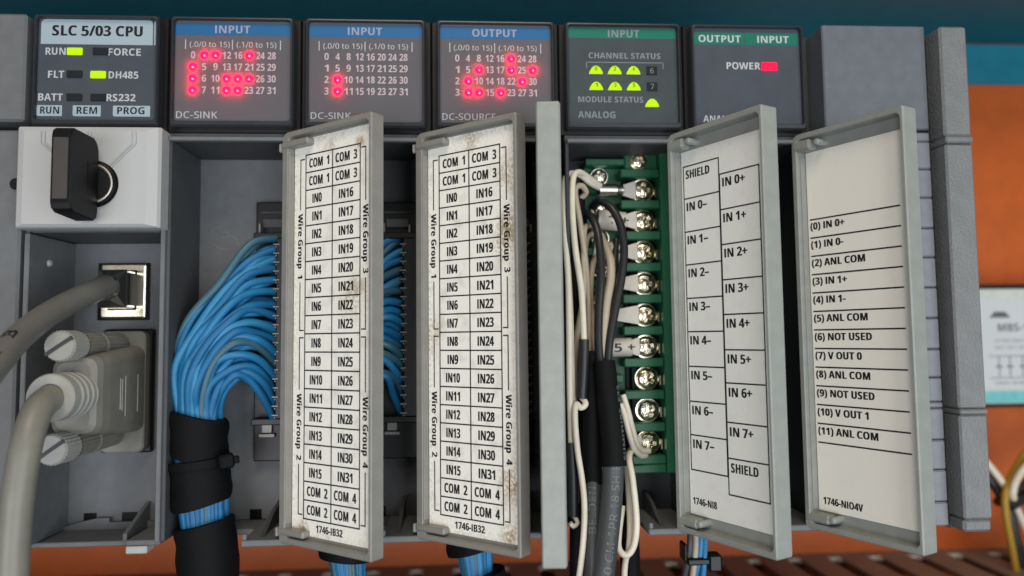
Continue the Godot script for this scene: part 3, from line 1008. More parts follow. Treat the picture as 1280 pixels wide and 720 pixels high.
func display(k: int, t: Node3D) -> void:
	var x := 35.0 * k
	var zb := -1.25
	var top := M.new()
	var words := M.new()
	var head := M.new()
	if k <= 3:
		head.rect(x + 2.45, 135.5, x + 32.6, 138.8, zb + 0.03)
		text(top, ["", "INPUT", "INPUT", "OUTPUT"][k], "bold", Vector2(x + 17.3, 136.15), 2.1, zb + 0.06, [0, 9.2, 9.2, 12.2][k], 1)
		text(words, ["", "DC-SINK", "DC-SINK", "DC-SOURCE"][k], "plain", Vector2(x + 3.0, 113.0), 1.8, zb + 0.05, [0, 10.6, 10.6, 14.4][k])
		for lx in [5.1, 17.3, 29.9]:
			words.bar(Vector2(x + lx, 131.8), Vector2(x + lx, 134.2), 0.24, zb + 0.05)
		text(words, "(.0/0 to 15)", "plain", Vector2(x + 6.2, 132.3), 1.5, zb + 0.05, 10.4)
		text(words, "(.1/0 to 15)", "plain", Vector2(x + 18.4, 132.3), 1.5, zb + 0.05, 10.4)
		var lit: Array = [[], [4, 8, 20, 1, 2, 14, 18, 22, 3, 15, 19, 0], [6, 7], [20, 9, 21, 29, 6, 26, 7, 11, 19]][k]
		var numbers := M.new()
		for i in 32:
			var cx := x + 7.1 + 2.93 * (i / 4)
			var cy := 130.1 - 3.16 * (i % 4)
			if i in lit and not (k == 1 and i == 0):
				var m := M.new()
				m.lathe([Vector2(1.05, 0), Vector2(0.98, 0.2), Vector2(0.7, 0.42), Vector2(0, 0.5)], Vector3(cx, cy, zb), Vector3(0, 0, 1), 18)
				var led := put(m, "number_light", mt.red_led, t, "red number light that is on")
				m = M.new()
				m.xf = Transform3D(Basis(), Vector3(cx, cy, zb + 0.02))
				m.lathe([Vector2(0.3, 0.3), Vector2(0.24, 0.56), Vector2(0, 0.62)], Vector3(0.1, -0.3, 0), Vector3(0, 0, 1), 12)
				put(m, "bright_core", mt.red_core, led)
				m = M.new()
				m.disc(Vector3(cx, cy, 0), 0.7, -2.2, 12)
				put(m, "halo_disc", mt.red_halo, led)  # unseen glowing disc added behind the film for the red halo
			else:
				text(numbers, str(i), "bold", Vector2(cx, cy - 0.95), 1.9, zb + 0.05, 2.2 if i > 9 else 1.15, 1)
		put(numbers, "printed_numbers", mt.pink_glow_ink, t)
	elif k == 4:
		head.rect(x + 2.45, 136.2, x + 32.6, 139.0, zb + 0.03)
		text(top, "INPUT", "bold", Vector2(x + 18.0, 136.5), 2.1, zb + 0.06, 8.8, 1)
		text(words, "CHANNEL STATUS", "bold", Vector2(x + 8.1, 130.5), 1.6, zb + 0.05, 20.0)
		for b in [[7.5, 127.8, 7.5, 129.4], [7.5, 129.4, 28.8, 129.4], [28.8, 129.4, 28.8, 127.8]]:
			words.bar(Vector2(x + b[0], b[1]), Vector2(x + b[2], b[3]), 0.2, zb + 0.05)
		text(words, "MODULE STATUS", "bold", Vector2(x + 5.0, 118.2), 1.6, zb + 0.05, 18.0)
		text(words, "ANALOG", "bold", Vector2(x + 4.9, 113.8), 1.8, zb + 0.05, 10.3)
		var figures := M.new()
		for i in 8:
			var cx := x + 10.0 + 5.2 * (i / 2)
			var cy := 127.0 - 4.5 * (i % 2)
			if i < 6:
				status_dome(t, cx, cy, zb)
				text(figures, str(i), "bold", Vector2(cx, cy - 0.2), 1.1, zb + 0.75, 0.7, 1)
			else:
				var m := M.new()
				m.box(Vector3(cx - 1.5, cy - 1.1, zb + 0.01), Vector3(cx + 1.5, cy + 1.4, zb + 0.2), 0.1)
				put(m, "status_light", mt.off_led, t)
				text(words, str(i), "plain", Vector2(cx, cy - 0.6), 1.5, zb + 0.24, 0.95, 1)
		put(figures, "printed_numbers", ink(srgb(120, 150, 30)), t)
		status_dome(t, x + 25.4, 117.9, zb)
	else:
		head.rect(x + 2.6, 134.9, x + 17.0, 138.3, zb + 0.03)
		head.rect(x + 17.15, 134.9, x + 32.3, 138.3, zb + 0.03)
		text(top, "OUTPUT", "bold", Vector2(x + 4.0, 135.5), 2.0, zb + 0.06, 12.0)
		text(top, "INPUT", "bold", Vector2(x + 20.7, 135.5), 2.0, zb + 0.06, 9.0)
		text(words, "POWER", "bold", Vector2(x + 11.7, 127.9), 1.95, zb + 0.05, 9.6)
		text(words, "ANALOG", "bold", Vector2(x + 4.7, 112.9), 1.8, zb + 0.05, 10.0)
		var m := M.new()
		m.box(Vector3(x + 21.6, 127.5, zb + 0.01), Vector3(x + 26.0, 129.9, zb + 0.4), 0.2)
		put(m, "power_light", mt.red_lamp, t, "lit red power light")
	put(head, "header_strip", mt.head_blue if k <= 3 else mt.head_green, t)
	put(top, "lettering", mt.soft_ink if k < 4 else mt.pale_ink if k == 5 else mt.dim_ink, t)
	put(words, "lettering", mt.pale_ink if k == 5 else mt.dim_ink if k == 4 else mt.pale_ink, t)


func status_dome(t: Node3D, cx: float, cy: float, zb: float) -> void:
	var m := M.new()
	m.prism(PackedVector2Array([Vector2(cx - 1.9, cy - 0.9), Vector2(cx + 1.9, cy - 0.9), Vector2(cx + 1.75, cy - 0.3), Vector2(cx + 1.1, cy + 0.75), Vector2(cx + 0.4, cy + 1.25), Vector2(cx - 0.4, cy + 1.25), Vector2(cx - 1.1, cy + 0.75), Vector2(cx - 1.75, cy - 0.3)]), zb, zb + 0.5)
	put(m, "status_light", mt.lime_led, t, "lit green status light")


func connector(k: int, t: Node3D) -> void:
	var x := 35.0 * k
	var m := M.new()
	m.box(Vector3(x + 18.9, 20.2, -22.3), Vector3(x + 33.6, 94.0, -19.4), 0.3)
	m.box(Vector3(x + 19.6, 30.8, -19.4), Vector3(x + 33.4, 32.6, -14.4), 0.25)
	m.box(Vector3(x + 19.6, 82.6, -19.4), Vector3(x + 33.4, 84.4, -14.4), 0.25)
	m.box(Vector3(x + 26.4, 32.6, -19.4), Vector3(x + 33.4, 82.6, -12.6), 0.3)
	var c := put(m, "wire_connector", mt.black, t)
	m = M.new()
	m.box(Vector3(x + 21.0, 86.4, -19.4), Vector3(x + 27.6, 89.0, -18.6), 0.2)
	m.box(Vector3(x + 20.4, 90.6, -19.4), Vector3(x + 28.6, 91.2, -19.0), 0.1)
	put(m, "release_lever", mt.housing_dark, c)
	for b in [[20.4, 84.4, 21.0, 87.4, -17.6, -16.6], [27.6, 84.4, 28.2, 87.0, -17.6, -16.6], [21.4, 28.2, 24.2, 30.6, -19.3, -18.4], [20.6, 27.0, 25.0, 28.0, -19.3, -18.2]]:
		m = M.new()
		m.box(Vector3(x + b[0], b[1], b[4]), Vector3(x + b[2], b[3], b[5]), 0.1)
		put(m, "metal_clip", mt.dull_tin, c)
	m = M.new()
	for i in 20:
		var y := 80.8 - i * 2.48
		m.box(Vector3(x + 25.6, y - 0.22, -13.4), Vector3(x + 27.4, y + 0.22, -12.4), 0.08)
		m.box(Vector3(x + 26.3, y - 0.9, -13.0), Vector3(x + 26.7, y - 0.4, -12.3), 0.08)
	var pins := put(m, "contact_pins", mt.dull_tin, c)
	pins.set_meta("kind", "stuff")


func door(k: int, t: Node3D) -> void:
	var deg: float = [0.0, 37.62, 38.74, 95.29, 62.04, 62.83][k]
	var a := deg_to_rad(deg)
	# local axes of the door: x from hinge to free edge, y up, z out of its inner face
	var frame := Transform3D(Basis(Vector3(cos(a), 0, sin(a)), Vector3.UP, Vector3(-sin(a), 0, cos(a))), Vector3(35.0 * (k + 1) - 0.98, 0, -3.38))
	var y0 := 2.8
	var y1 := 108.8
	var w := 32.1
	var d := 4.4 if k <= 2 else 5.63
	var left := -0.7 if k <= 2 else 0.0
	var skin_mat: Material = mt.door if k <= 2 else mt.door_light
	var m := M.new()
	m.xf = frame
	var ro := [0.9, 0.5, 0.5, 2.0]
	var ri := [1.6, 1.6, 1.6, 1.6]
	m.skin([rounded(left + 0.4, y0 + 0.4, w - 0.4, y1 - 0.4, 0.0, ro), rounded(left, y0, w, y1, 0.4, ro), rounded(left, y0, w, y1, d - 0.3, ro), rounded(left + 0.3, y0 + 0.3, w - 0.3, y1 - 0.3, d, ro),
		rounded(1.4, y0 + 1.3, w - 0.85, y1 - 1.3, d, ri), rounded(1.6, y0 + 1.5, w - 0.95, y1 - 1.5, d - 0.25, ri), rounded(1.75, y0 + 1.7, w - 1.05, y1 - 1.7, 2.3, ri)])
	var dr := put(m, "door", skin_mat, t, ["", "door opened towards the viewer, worn label with stained middle rows", "door opened towards the viewer, label stained brown at its right edge", "door standing straight out, seen from its edge", "door with boxed label from SHIELD to IN 7", "door with ruled label ending in 1746-NIO4V"][k])
	m = M.new()
	m.xf = frame
	var lugs := [[-0.6, 104.4, 2.2, 9.6, 106.3, 4.8, 0.4], [-1.4, 103.6, 1.2, -0.65, 106.0, 5.0, 0.3], [-0.6, 4.9, 2.2, 9.0, 6.6, 4.8, 0.4], [-1.4, 4.4, 1.2, -0.65, 6.6, 5.0, 0.15]]
	if k > 3:
		lugs = [[0.3, 104.0, 2.2, 6.0, 107.0, 5.8, 0.6], [0.3, 4.6, 2.2, 7.4, 7.0, 5.8, 0.6]]
		for p in [Vector3(8.3, 105.4, 2.3), Vector3(8.7, 6.2, 2.3)]:
			m = M.new()
			m.xf = frame
			m.lathe([Vector2(0.9, 0), Vector2(0.9, 3.6), Vector2(0.6, 4.2), Vector2(0, 4.3)], p, Vector3(0, 0, 1), 14)
			put(m, "door_peg", skin_mat, dr)
	for l in lugs:
		m = M.new()
		m.xf = frame
		m.box(Vector3(l[0], l[1], l[2]), Vector3(l[3], l[4], l[5]), l[6])
		put(m, "hinge_lug", skin_mat, dr)
	m = M.new()
	m.xf = frame
	m.box(Vector3(1.6, 7.6, 2.3), Vector3(2.0, 102.8, 4.3), 0.12)
	put(m, "hinge_rib", skin_mat, dr)
	m = M.new()
	m.xf = frame
	m.box(Vector3(-0.35, 7.6, 1.6), Vector3(0.0, 102.8, 3.2), 0.12)
	put(m, "hinge_rib", skin_mat, dr)
	# the printed card
	m = M.new()
	m.xf = frame
	var z := 2.42
	var c := [[], [2.15, 5.2, 30.3, 106.6], [2.15, 5.2, 30.3, 106.6], [2.15, 5.2, 30.3, 106.6], [2.2, 7.4, 29.9, 103.9], [2.2, 7.4, 29.9, 103.9]]
	var e: Array = c[k]
	m.quad_uv(Vector3(e[0], e[1], z), Vector3(e[2], e[1], z), Vector3(e[2], e[3], z), Vector3(e[0], e[3], z), Vector3(0, 0, 1))
	var card := put(m, "label_card", [null, mt.card_worn, mt.card_stained, mt.card_clean, mt.card_clean, mt.card_cream][k], dr)
	m = M.new()
	m.xf = frame
	z += CLEAR
	if k <= 3:
		wire_table(m, z, 0.0 if k != 2 else -0.5)
	elif k == 4:
		shield_table(m, z)
	else:
		ruled_list(m, z)
	put(m, "lettering", mt.ink, card)


func wire_table(m: M, z: float, shift: float) -> void:
	var xs := [6.5 + shift, 16.5 + shift, 26.3 + shift]
	var top := 102.2
	var row := 4.645
	for x in xs:
		m.bar(Vector2(x, top), Vector2(x, top - row * 20), 0.36, z)
	for r in 21:
		m.bar(Vector2(xs[0], top - r * row), Vector2(xs[2], top - r * row), 0.34, z)
	for r in 20:
		var y := top - (r + 0.5) * row - 1.2
		var lw: String
		var rw: String
		if r < 2 or r > 17:
			lw = "COM  1" if r < 2 else "COM  2"
			rw = "COM  3" if r < 2 else "COM  4"
		else:
			lw = "IN%d" % (r - 2)
			rw = "IN%d" % (r + 14)
		var lwide := 7.4 if lw.length() > 4 else (3.4 if lw.length() == 3 else 4.5)
		var rwide := 7.6 if rw.length() > 4 else 5.0
		text(m, lw, "bold", Vector2((xs[0] + xs[1]) / 2.0 - (0.0 if lwide > 6 else 0.7), y), 2.35, z, lwide, 1, 0.0, 0.07)
		text(m, rw, "bold", Vector2((xs[1] + xs[2]) / 2.0, y), 2.35, z, rwide, 1, 0.0, 0.07)
	for g in 2:
		var a := top - 1.0 - g * 10 * row
		var b := top - (g + 1) * 10 * row + 0.9
		for side in 2:
			var x: float = (xs[0] - 2.0) if side == 0 else (xs[2] + 1.9)
			var inner: float = xs[0] - 0.6 if side == 0 else xs[2] + 0.6
			m.bar(Vector2(x, a), Vector2(inner, a), 0.34, z)
			m.bar(Vector2(x, b), Vector2(inner, b), 0.34, z)
			var mid := (a + b) / 2.0 - 0.4
			m.bar(Vector2(x, a), Vector2(x, mid + 9.6), 0.34, z)
			m.bar(Vector2(x, mid - 9.6), Vector2(x, b), 0.34, z)
			text(m, "Wire Group  %d" % (g + 1 + side * 2), "bold", Vector2(x - 0.85, mid + 8.4), 1.75, z, 16.8, 0, -PI / 2.0, 0.05)
	text(m, "1746-IB32", "bold", Vector2(11.2 + shift, 6.5), 1.75, z, 9.4, 0, 0.0, 0.05)


func shield_table(m: M, z: float) -> void:
	var ly := [99.8, 91.0, 82.0, 73.1, 64.1, 55.2, 46.0, 36.8, 28.0, 18.9]
	var ry := [95.4, 86.2, 77.2, 68.2, 59.4, 50.5, 42.2, 32.4, 23.5, 14.5]
	for c in [[2.9, 15.4, ly, "-"], [15.6, 28.1, ry, "+"]]:
		m.bar(Vector2(c[0], c[2][0]), Vector2(c[0], c[2][9]), 0.36, z)
		m.bar(Vector2(c[1], c[2][0]), Vector2(c[1], c[2][9]), 0.36, z + 0.01)
		for y in c[2]:
			m.bar(Vector2(c[0], y), Vector2(c[1], y), 0.36, z + 0.005)
		for r in 9:
			var n: int = r - (1 if c[3] == "-" else 0)
			var s := "SHIELD" if n < 0 or n > 7 else "IN %d%s" % [n, "\u2013" if c[3] == "-" else "+"]
			text(m, s, "bold", Vector2(c[0] + 0.9, c[2][r] - 3.4), 2.25, z, 8.4 if s.length() > 5 else 7.2, 0, 0.0, 0.07)
	text(m, "1746-NI8", "bold", Vector2(3.2, 10.0), 1.8, z, 8.2, 0, 0.0, 0.05)


func ruled_list(m: M, z: float) -> void:
	var rows := ["IN 0+", "IN 0-", "ANL COM", "IN 1+", "IN 1-", "ANL COM", "NOT USED", "V OUT 0", "ANL COM", "NOT USED", "V OUT 1", "ANL COM"]
	for r in 13:
		var y := 85.3 - r * 5.0
		m.bar(Vector2(2.9, y), Vector2(28.2, y), 0.4, z)
		if r < 12:
			text(m, "(%d) %s" % [r, rows[r]], "bold", Vector2(2.9, y - 2.8), 1.9, z, [0, 0, 0, 0, 0, 9.6, 10.0, 12.4, 13.4, 15.2, 17.0][mini(10, rows[r].length() + (2 if r > 9 else 1)) ] if rows[r].length() > 9 else 0.0, 0, 0.0, 0.08)
	text(m, "1746-NIO4V", "bold", Vector2(3.6, 9.2), 1.85, z, 11.4, 0, 0.0, 0.06)


func screw_head() -> ArrayMesh:
	# pan head with a cross recess, radius 2.75 mm, in metres, axis z
	var rings := 14
	var seg := 60
	var h := func(x: float, y: float) -> float:
		var r := sqrt(x * x + y * y)
		var top := 1.45 * sqrt(maxf(0.0, 1.0 - pow(r / 3.05, 2.0))) if r < 2.7 else 0.0
		var ax := absf(x)
		var ay := absf(y)
		var arm := minf(maxf(ax - 1.6, ay - 0.5), maxf(ay - 1.6, ax - 0.5))
		return top - 0.95 * smoothstep(0.14, -0.14, arm)
	var m := M.new()
	var pt := func(i: int, j: int) -> Vector3:
		var r := 2.72 * pow(float(i) / rings, 0.85)
		var a := TAU * j / seg
		return Vector3(r * cos(a), r * sin(a), h.call(r * cos(a), r * sin(a)))
	var nm := func(p: Vector3) -> Vector3:
		var e := 0.06
		return Vector3(h.call(p.x - e, p.y) - h.call(p.x + e, p.y), h.call(p.x, p.y - e) - h.call(p.x, p.y + e), 2.0 * e).normalized()
	for i in rings:
		for j in seg:
			var a: Vector3 = pt.call(i, j)
			var b: Vector3 = pt.call(i, j + 1)
			var c: Vector3 = pt.call(i + 1, j + 1)
			var d: Vector3 = pt.call(i + 1, j)
			m.tri(a, c, d, nm.call(a), nm.call(c), nm.call(d))
			if i > 0:
				m.tri(a, b, c, nm.call(a), nm.call(b), nm.call(c))
	m.lathe([Vector2(3.3, -0.75), Vector2(3.3, -0.35), Vector2(3.1, -0.2), Vector2(2.6, -0.2), Vector2(2.74, 0.1), Vector2(2.74, 0.62)], Vector3.ZERO, Vector3(0, 0, 1), 40)
	var arr := []
	arr.resize(Mesh.ARRAY_MAX)
	for i in m.v.size():
		m.v[i] = m.v[i] * S
	arr[Mesh.ARRAY_VERTEX] = m.v
	arr[Mesh.ARRAY_NORMAL] = m.n
	var mesh := ArrayMesh.new()
	mesh.add_surface_from_arrays(Mesh.PRIMITIVE_TRIANGLES, arr)
	return mesh


func screw(parent: Node3D, at: Vector3, size := 1.0) -> void:
	var o := MeshInstance3D.new()
	o.mesh = screw_mesh
	o.material_override = mt.brass if rng.randf() < 0.6 else mt.nickel
	o.name = "terminal_screw"
	parent.add_child(o, true)
	o.position = (at - org) * S
	o.basis = Basis.from_euler(Vector3(rng.randf_range(-0.05, 0.05), rng.randf_range(-0.05, 0.05), rng.randf_range(0, PI))).scaled(Vector3.ONE * size)


func terminal_block(t: Node3D) -> void:
	var m := M.new()
	m.box(Vector3(149, 15.4, -22.3), Vector3(173.4, 106.0, -20.0), 0.3)
	m.box(Vector3(170.5, 15.4, -20.0), Vector3(173.4, 108.4, -13.4), 0.3)
	m.box(Vector3(160.6, 102.4, -20.0), Vector3(170.4, 109.0, -15.8), 0.4)
	m.box(Vector3(149, 104.0, -20.0), Vector3(160.6, 106.0, -15.0), 0.3)
	for i in 10:
		var y := 101.5 - 9.15 * i
		m.box(Vector3(159.0, y - 1.25, -20.0), Vector3(170.4, y + 1.25, -13.9), 0.3)
		if i < 9:
			m.box(Vector3(149, y - 4.5 - 1.2, -20.0), Vector3(158.9, y - 4.5 + 1.2, -15.0), 0.3)
	m.box(Vector3(149, 15.4, -20.0), Vector3(170.4, 17.8, -13.9), 0.3)
	var b := put(m, "terminal_block", mt.green, t)
	for i in 9:
		var y := 96.9 - 9.15 * i
		m = M.new()
		m.box(Vector3(160.4, y - 3.2, -20.0), Vector3(170.4, y + 3.2, -19.0), 0.1)
		m.box(Vector3(161.6, y - 3.3, -19.0), Vector3(169.4, y + 3.3, -17.6), 0.3)
		put(m, "terminal_cell", mt.cell, b)
		screw(b, Vector3(166.0, y, -16.8), 1.1)
		m = M.new()
		m.box(Vector3(169.6, y - 2.2, -19.0), Vector3(170.2, y + 1.0, -16.6), 0.2)
		put(m, "contact_edge", mt.brass, b)
		if i < 7:
			screw(b, Vector3(153.6, y + 4.4, -18.6), 0.85)
	screw(b, Vector3(164.8, 105.2, -15.4), 0.8)


# ---------------------------------------------------------------- right end
func blank_module() -> void:
	var t := thing("blank_filler_module", "blank grey filler module with level grooves behind the last open door", "filler module", Vector3(228, 0, -70), "modules plugged side by side in the rack")
	var m := M.new()
	m.box(Vector3(211.2, 2.6, -145), Vector3(243.4, 140.6, -9), 0.3)
	put(m, "body", mt.housing_dark, t)
	m = M.new()
	m.box(Vector3(213.4, 110.6, -8.9), Vector3(243.2, 140.2, 0.6), 0.35)
	put(m, "upper_cover", mt.blank, t)
	var ys := [110.0, 107.3, 99.5, 91.5, 83.0, 74.9, 66.6, 58.2, 49.7, 42.0, 35.4, 33.7, 25.2, 17.2, 8.7, 2.2]
	for i in ys.size() - 1:
		m = M.new()
		m.box(Vector3(213.6, ys[i + 1] + 0.1, -8.9), Vector3(243.3, ys[i] - 0.1, 0.4), 0.4)
		put(m, "cover_slat", mt.slat_lit, t)


func end_cover() -> void:
	var t := thing("chassis_end_cover", "textured grey end cover closing the rack at its right end", "end cover", Vector3(249, 0, -70))
	var m := M.new()
	m.box(Vector3(244.6, 1.2, -145), Vector3(252.6, 138.6, -2), 0.3)
	put(m, "side_plate", mt.housing_dark, t)
	var parts := [[107.6, 138.4, 5.0, 0.6], [105.6, 107.5, 5.5, 0.4], [33.9, 105.5, 5.0, 0.5], [32.4, 33.8, 5.5, 0.4], [5.0, 32.3, 5.0, 0.5], [1.6, 4.9, 4.6, 0.7]]
	for p in parts:
		m = M.new()
		m.box(Vector3(244.5, p[0], -1.9), Vector3(252.3, p[1], p[2]), p[3])
		put(m, "cover_panel" if p[1] - p[0] > 10.0 else "cover_band", mt.cover, t)


# ---------------------------------------------------------------- wires
func harnesses() -> void:
	harness(0, Vector3.ZERO, "blue wires arching from the first input module into a black wrapped bundle", [[2, 14, 0.35], [13, 26, -0.3], [31, 48, -0.25]], true)
	harness(1, Vector3(35.4, 0, -3.0), "blue wire harness half hidden between the two white-label doors", [[2, 41, 0.2]], false)
	harness(2, Vector3(70, 0, -2), "blue wire harness below the second label door, only its wrapped end showing", [[2, 33, 0.25], [36, 40, -0.35], [43, 48, -0.35]], false)


func harness(number: int, shift: Vector3, label: String, wraps: Array, tied: bool) -> void:
	var t := thing("blue_wire_harness", label, "wire harness", Vector3(48, 30, -10), "blue wire harnesses of the modules")
	t.position += shift * S
	var keys := [
		[Vector3(60.9, 82.8, -15.0), Vector3(55.6, 80.2, -12.0), Vector3(47.1, 70.2, -8.0), Vector3(40.1, 58.6, -6.0), Vector3(36.2, 46.8, -6.0), Vector3(37.9, 33.0, -7), Vector3(39.4, 17, -8), Vector3(44.6, -16, -8)],
		[Vector3(61.2, 72.2, -15.0), Vector3(55.0, 69.4, -10.0), Vector3(48.9, 63.2, -6.0), Vector3(43.1, 54.5, -4.0), Vector3(39.4, 45.2, -3.6), Vector3(39.6, 33.5, -3.6), Vector3(40.6, 17, -4), Vector3(45.0, -16, -4)],
		[Vector3(61.6, 58.7, -14.5), Vector3(56.7, 60.6, -9), Vector3(51.6, 58.6, -5), Vector3(46.2, 52.4, -3), Vector3(42.8, 44.2, -2.4), Vector3(42.2, 33.5, -2.4), Vector3(42.6, 17, -3), Vector3(46.0, -16, -3)],
		[Vector3(61.6, 46.0, -14.5), Vector3(58.3, 51.5, -9), Vector3(53.8, 52.9, -5), Vector3(48.7, 48.8, -3), Vector3(45.5, 41.7, -2.4), Vector3(44.9, 33.3, -2.6), Vector3(45.4, 17, -3.4), Vector3(48.0, -16, -3.4)],
		[Vector3(60.5, 32.1, -16.0), Vector3(58.5, 38.4, -12.0), Vector3(55.7, 43.2, -8.0), Vector3(51.7, 44.2, -6.0), Vector3(48.4, 40.0, -5.0), Vector3(47.4, 32.5, -5.0), Vector3(47.6, 17, -6), Vector3(49.6, -16, -6)]]
	for layer in 2:
		for i in 16:
			var s := i / 15.0 * 4.0
			var a := mini(int(s), 3)
			var f := s - a
			var path := []
			for p in keys[a].size():
				var q: Vector3 = keys[a][p].lerp(keys[a + 1][p], f)
				var j := (0.95 if layer == 0 else 1.4) if p > 0 and p < 5 else 0.2
				q += Vector3(rng.randf_range(-j, j), rng.randf_range(-j, j), rng.randf_range(-j, j))
				if layer == 1:
					q += Vector3(0.3, 0.5, -2.5 if p > 0 else -2.0) if p < 5 else Vector3(0.3, 0, -5.2)
				if p > 4:
					q.z = lerpf(q.z, -7.2, 0.35)
				if p == 6:
					q.x = 43.9 + (q.x - 43.9) * 1.35
				path.append(q)
			var m := M.new()
			m.tube(curve(path, 7), 1.06, 10)
			var shade: int = [0, 1, 1, 2, 0, 1, 3, 3, 0, 2][rng.randi() % 10]
			put(m, "wire", mt.blue[shade], t)
	# black wrap in three lengths, with wires showing between the two lower ones
	var c := [Vector3(43.0, 36, -7.2), Vector3(43.3, 24, -7.4), Vector3(44.2, 12, -7.4), Vector3(45.6, 2, -7.0), Vector3(47.4, -16, -6.4)]
	var spine := curve(c, 12)
	for part in wraps:
		var m := M.new()
		var loops := []
		for i in range(part[0], part[1]):
			var e := (spine[mini(i + 1, spine.size() - 1)] - spine[maxi(i - 1, 0)]).normalized()
			var ring := PackedVector3Array()
			for j in 30:
				var a := TAU * j / 30
				var edge := 1.0 - 0.04 * (1.0 if i == part[0] or i == part[1] - 1 else 0.0)
				var off := Vector3(7.5 * cos(a) * edge, 0, 7.0 * sin(a) * edge)
				off.y = -off.x * part[2] + 0.12 * sin(a * 3.0 + i)
				off *= 1.0 + 0.022 * sin(a * 2.0 + i * 0.7) + 0.016 * sin(a * 5.0 - i * 1.3 + part[0])
				off -= e * off.dot(e) * 0.3
				ring.append(spine[i] + off)
			loops.append(ring)
		smooth_skin(m, loops)
		put(m, "black_wrap", mt.black_soft, t)
	if not tied:
		return
	var tie := M.new()
	var loop := PackedVector3Array()
	for j in 41:
		var a := TAU * j / 40
		loop.append(Vector3(43.5 + 7.75 * cos(a), 22.3 + 0.8 * cos(a), -7.4 + 7.3 * sin(a)))
	for side in 40:
		var p := loop[side]
		var q := loop[side + 1]
		var op := Vector3(p.x - 43.5, 0, p.z + 7.4).normalized()
		var oq := Vector3(q.x - 43.5, 0, q.z + 7.4).normalized()
		var hgt := Vector3(0, 1.0, 0)
		tie.tri(p - hgt + op * 0.4, q - hgt + oq * 0.4, q + hgt + oq * 0.4, op, oq, oq)
		tie.tri(p - hgt + op * 0.4, q + hgt + oq * 0.4, p + hgt + op * 0.4, op, oq, op)
		tie.quad(p + hgt - op, q + hgt - oq, q + hgt + oq * 0.4, p + hgt + op * 0.4, Vector3.UP)
		tie.quad(p - hgt - op, q - hgt - oq, q - hgt + oq * 0.4, p - hgt + op * 0.4, Vector3.DOWN)
	var band := put(tie, "cable_tie", mt.black_soft, t)
	tie = M.new()
	tie.xf = Transform3D(Basis.from_euler(Vector3(0, 0.5, 0.1)), Vector3(51.8, 23.2, -2.0))
	tie.box(Vector3(-1.7, -1.8, -1.6), Vector3(2.0, 1.8, 1.4), 0.5)
	tie.box(Vector3(1.6, -1.0, -0.4), Vector3(3.4, 1.0, 0.6), 0.3)
	put(tie, "tie_head", mt.black_soft, band)


func smooth_skin(m: M, loops: Array) -> void:
	for k in loops.size() - 1:
		var a: PackedVector3Array = loops[k]
		var b: PackedVector3Array = loops[k + 1]
		var ca := Vector3.ZERO
		var cb := Vector3.ZERO
		for p in a:
			ca += p / a.size()
		for p in b:
			cb += p / b.size()
		for i in a.size():
			var j := (i + 1) % a.size()
			m.tri(a[i], a[j], b[j], (a[i] - ca).normalized(), (a[j] - ca).normalized(), (b[j] - cb).normalized())
			m.tri(a[i], b[j], b[i], (a[i] - ca).normalized(), (b[j] - cb).normalized(), (b[i] - cb).normalized())
	for e in [0, loops.size() - 1]:
		var l: PackedVector3Array = loops[e]
		var c := Vector3.ZERO
		for p in l:
			c += p / l.size()
		for i in l.size():
			m.flat(c, l[i], l[(i + 1) % l.size()], Vector3.UP if e == 0 else Vector3.DOWN)


func wire(called: String, label: String, path: Array, r: float, material: Material, category := "wire") -> Node3D:
	var t := thing(called, label, category, path[0])
	var m := M.new()
	m.tube(curve(path, 8), r, 12)
	put(m, "insulation", material, t)
	return t


func sleeve(t: Node3D, path: Array, r: float, called: String, material: Material, end_r := -1.0) -> MeshInstance3D:
	var m := M.new()
	m.tube(curve(path, 8), r, 20, true, end_r)
	return put(m, called, material, t)


func marker(t: Node3D, a: Vector3, b: Vector3, r: float, print_text: String) -> void:
	var m := M.new()
	var path := PackedVector3Array([a, a.lerp(b, 0.5), b])
	m.tube(path, r, 20)
	var o := put(m, "wire_marker", mt.marker, t)
	if print_text:
		m = M.new()
		text_on_tube(m, print_text, "bold", path, r, 2.6, 2.4, 6.0)
		put(m, "lettering", mt.ink, o)


func lug(t: Node3D, x0: float, y: float, z: float, wide: float, bare: bool) -> void:
	# flat fork tongue from x0 to under the screw, with its insulated throat
	var m := M.new()
	m.prism(PackedVector2Array([Vector2(x0, y - wide * 0.55), Vector2(163.2, y - wide), Vector2(163.6, y - wide), Vector2(163.6, y + wide), Vector2(163.2, y + wide), Vector2(x0, y + wide * 0.55)]), z - 0.5, z + 0.5)
	put(m, "fork_lug", mt.tin if bare else mt.marker, t)


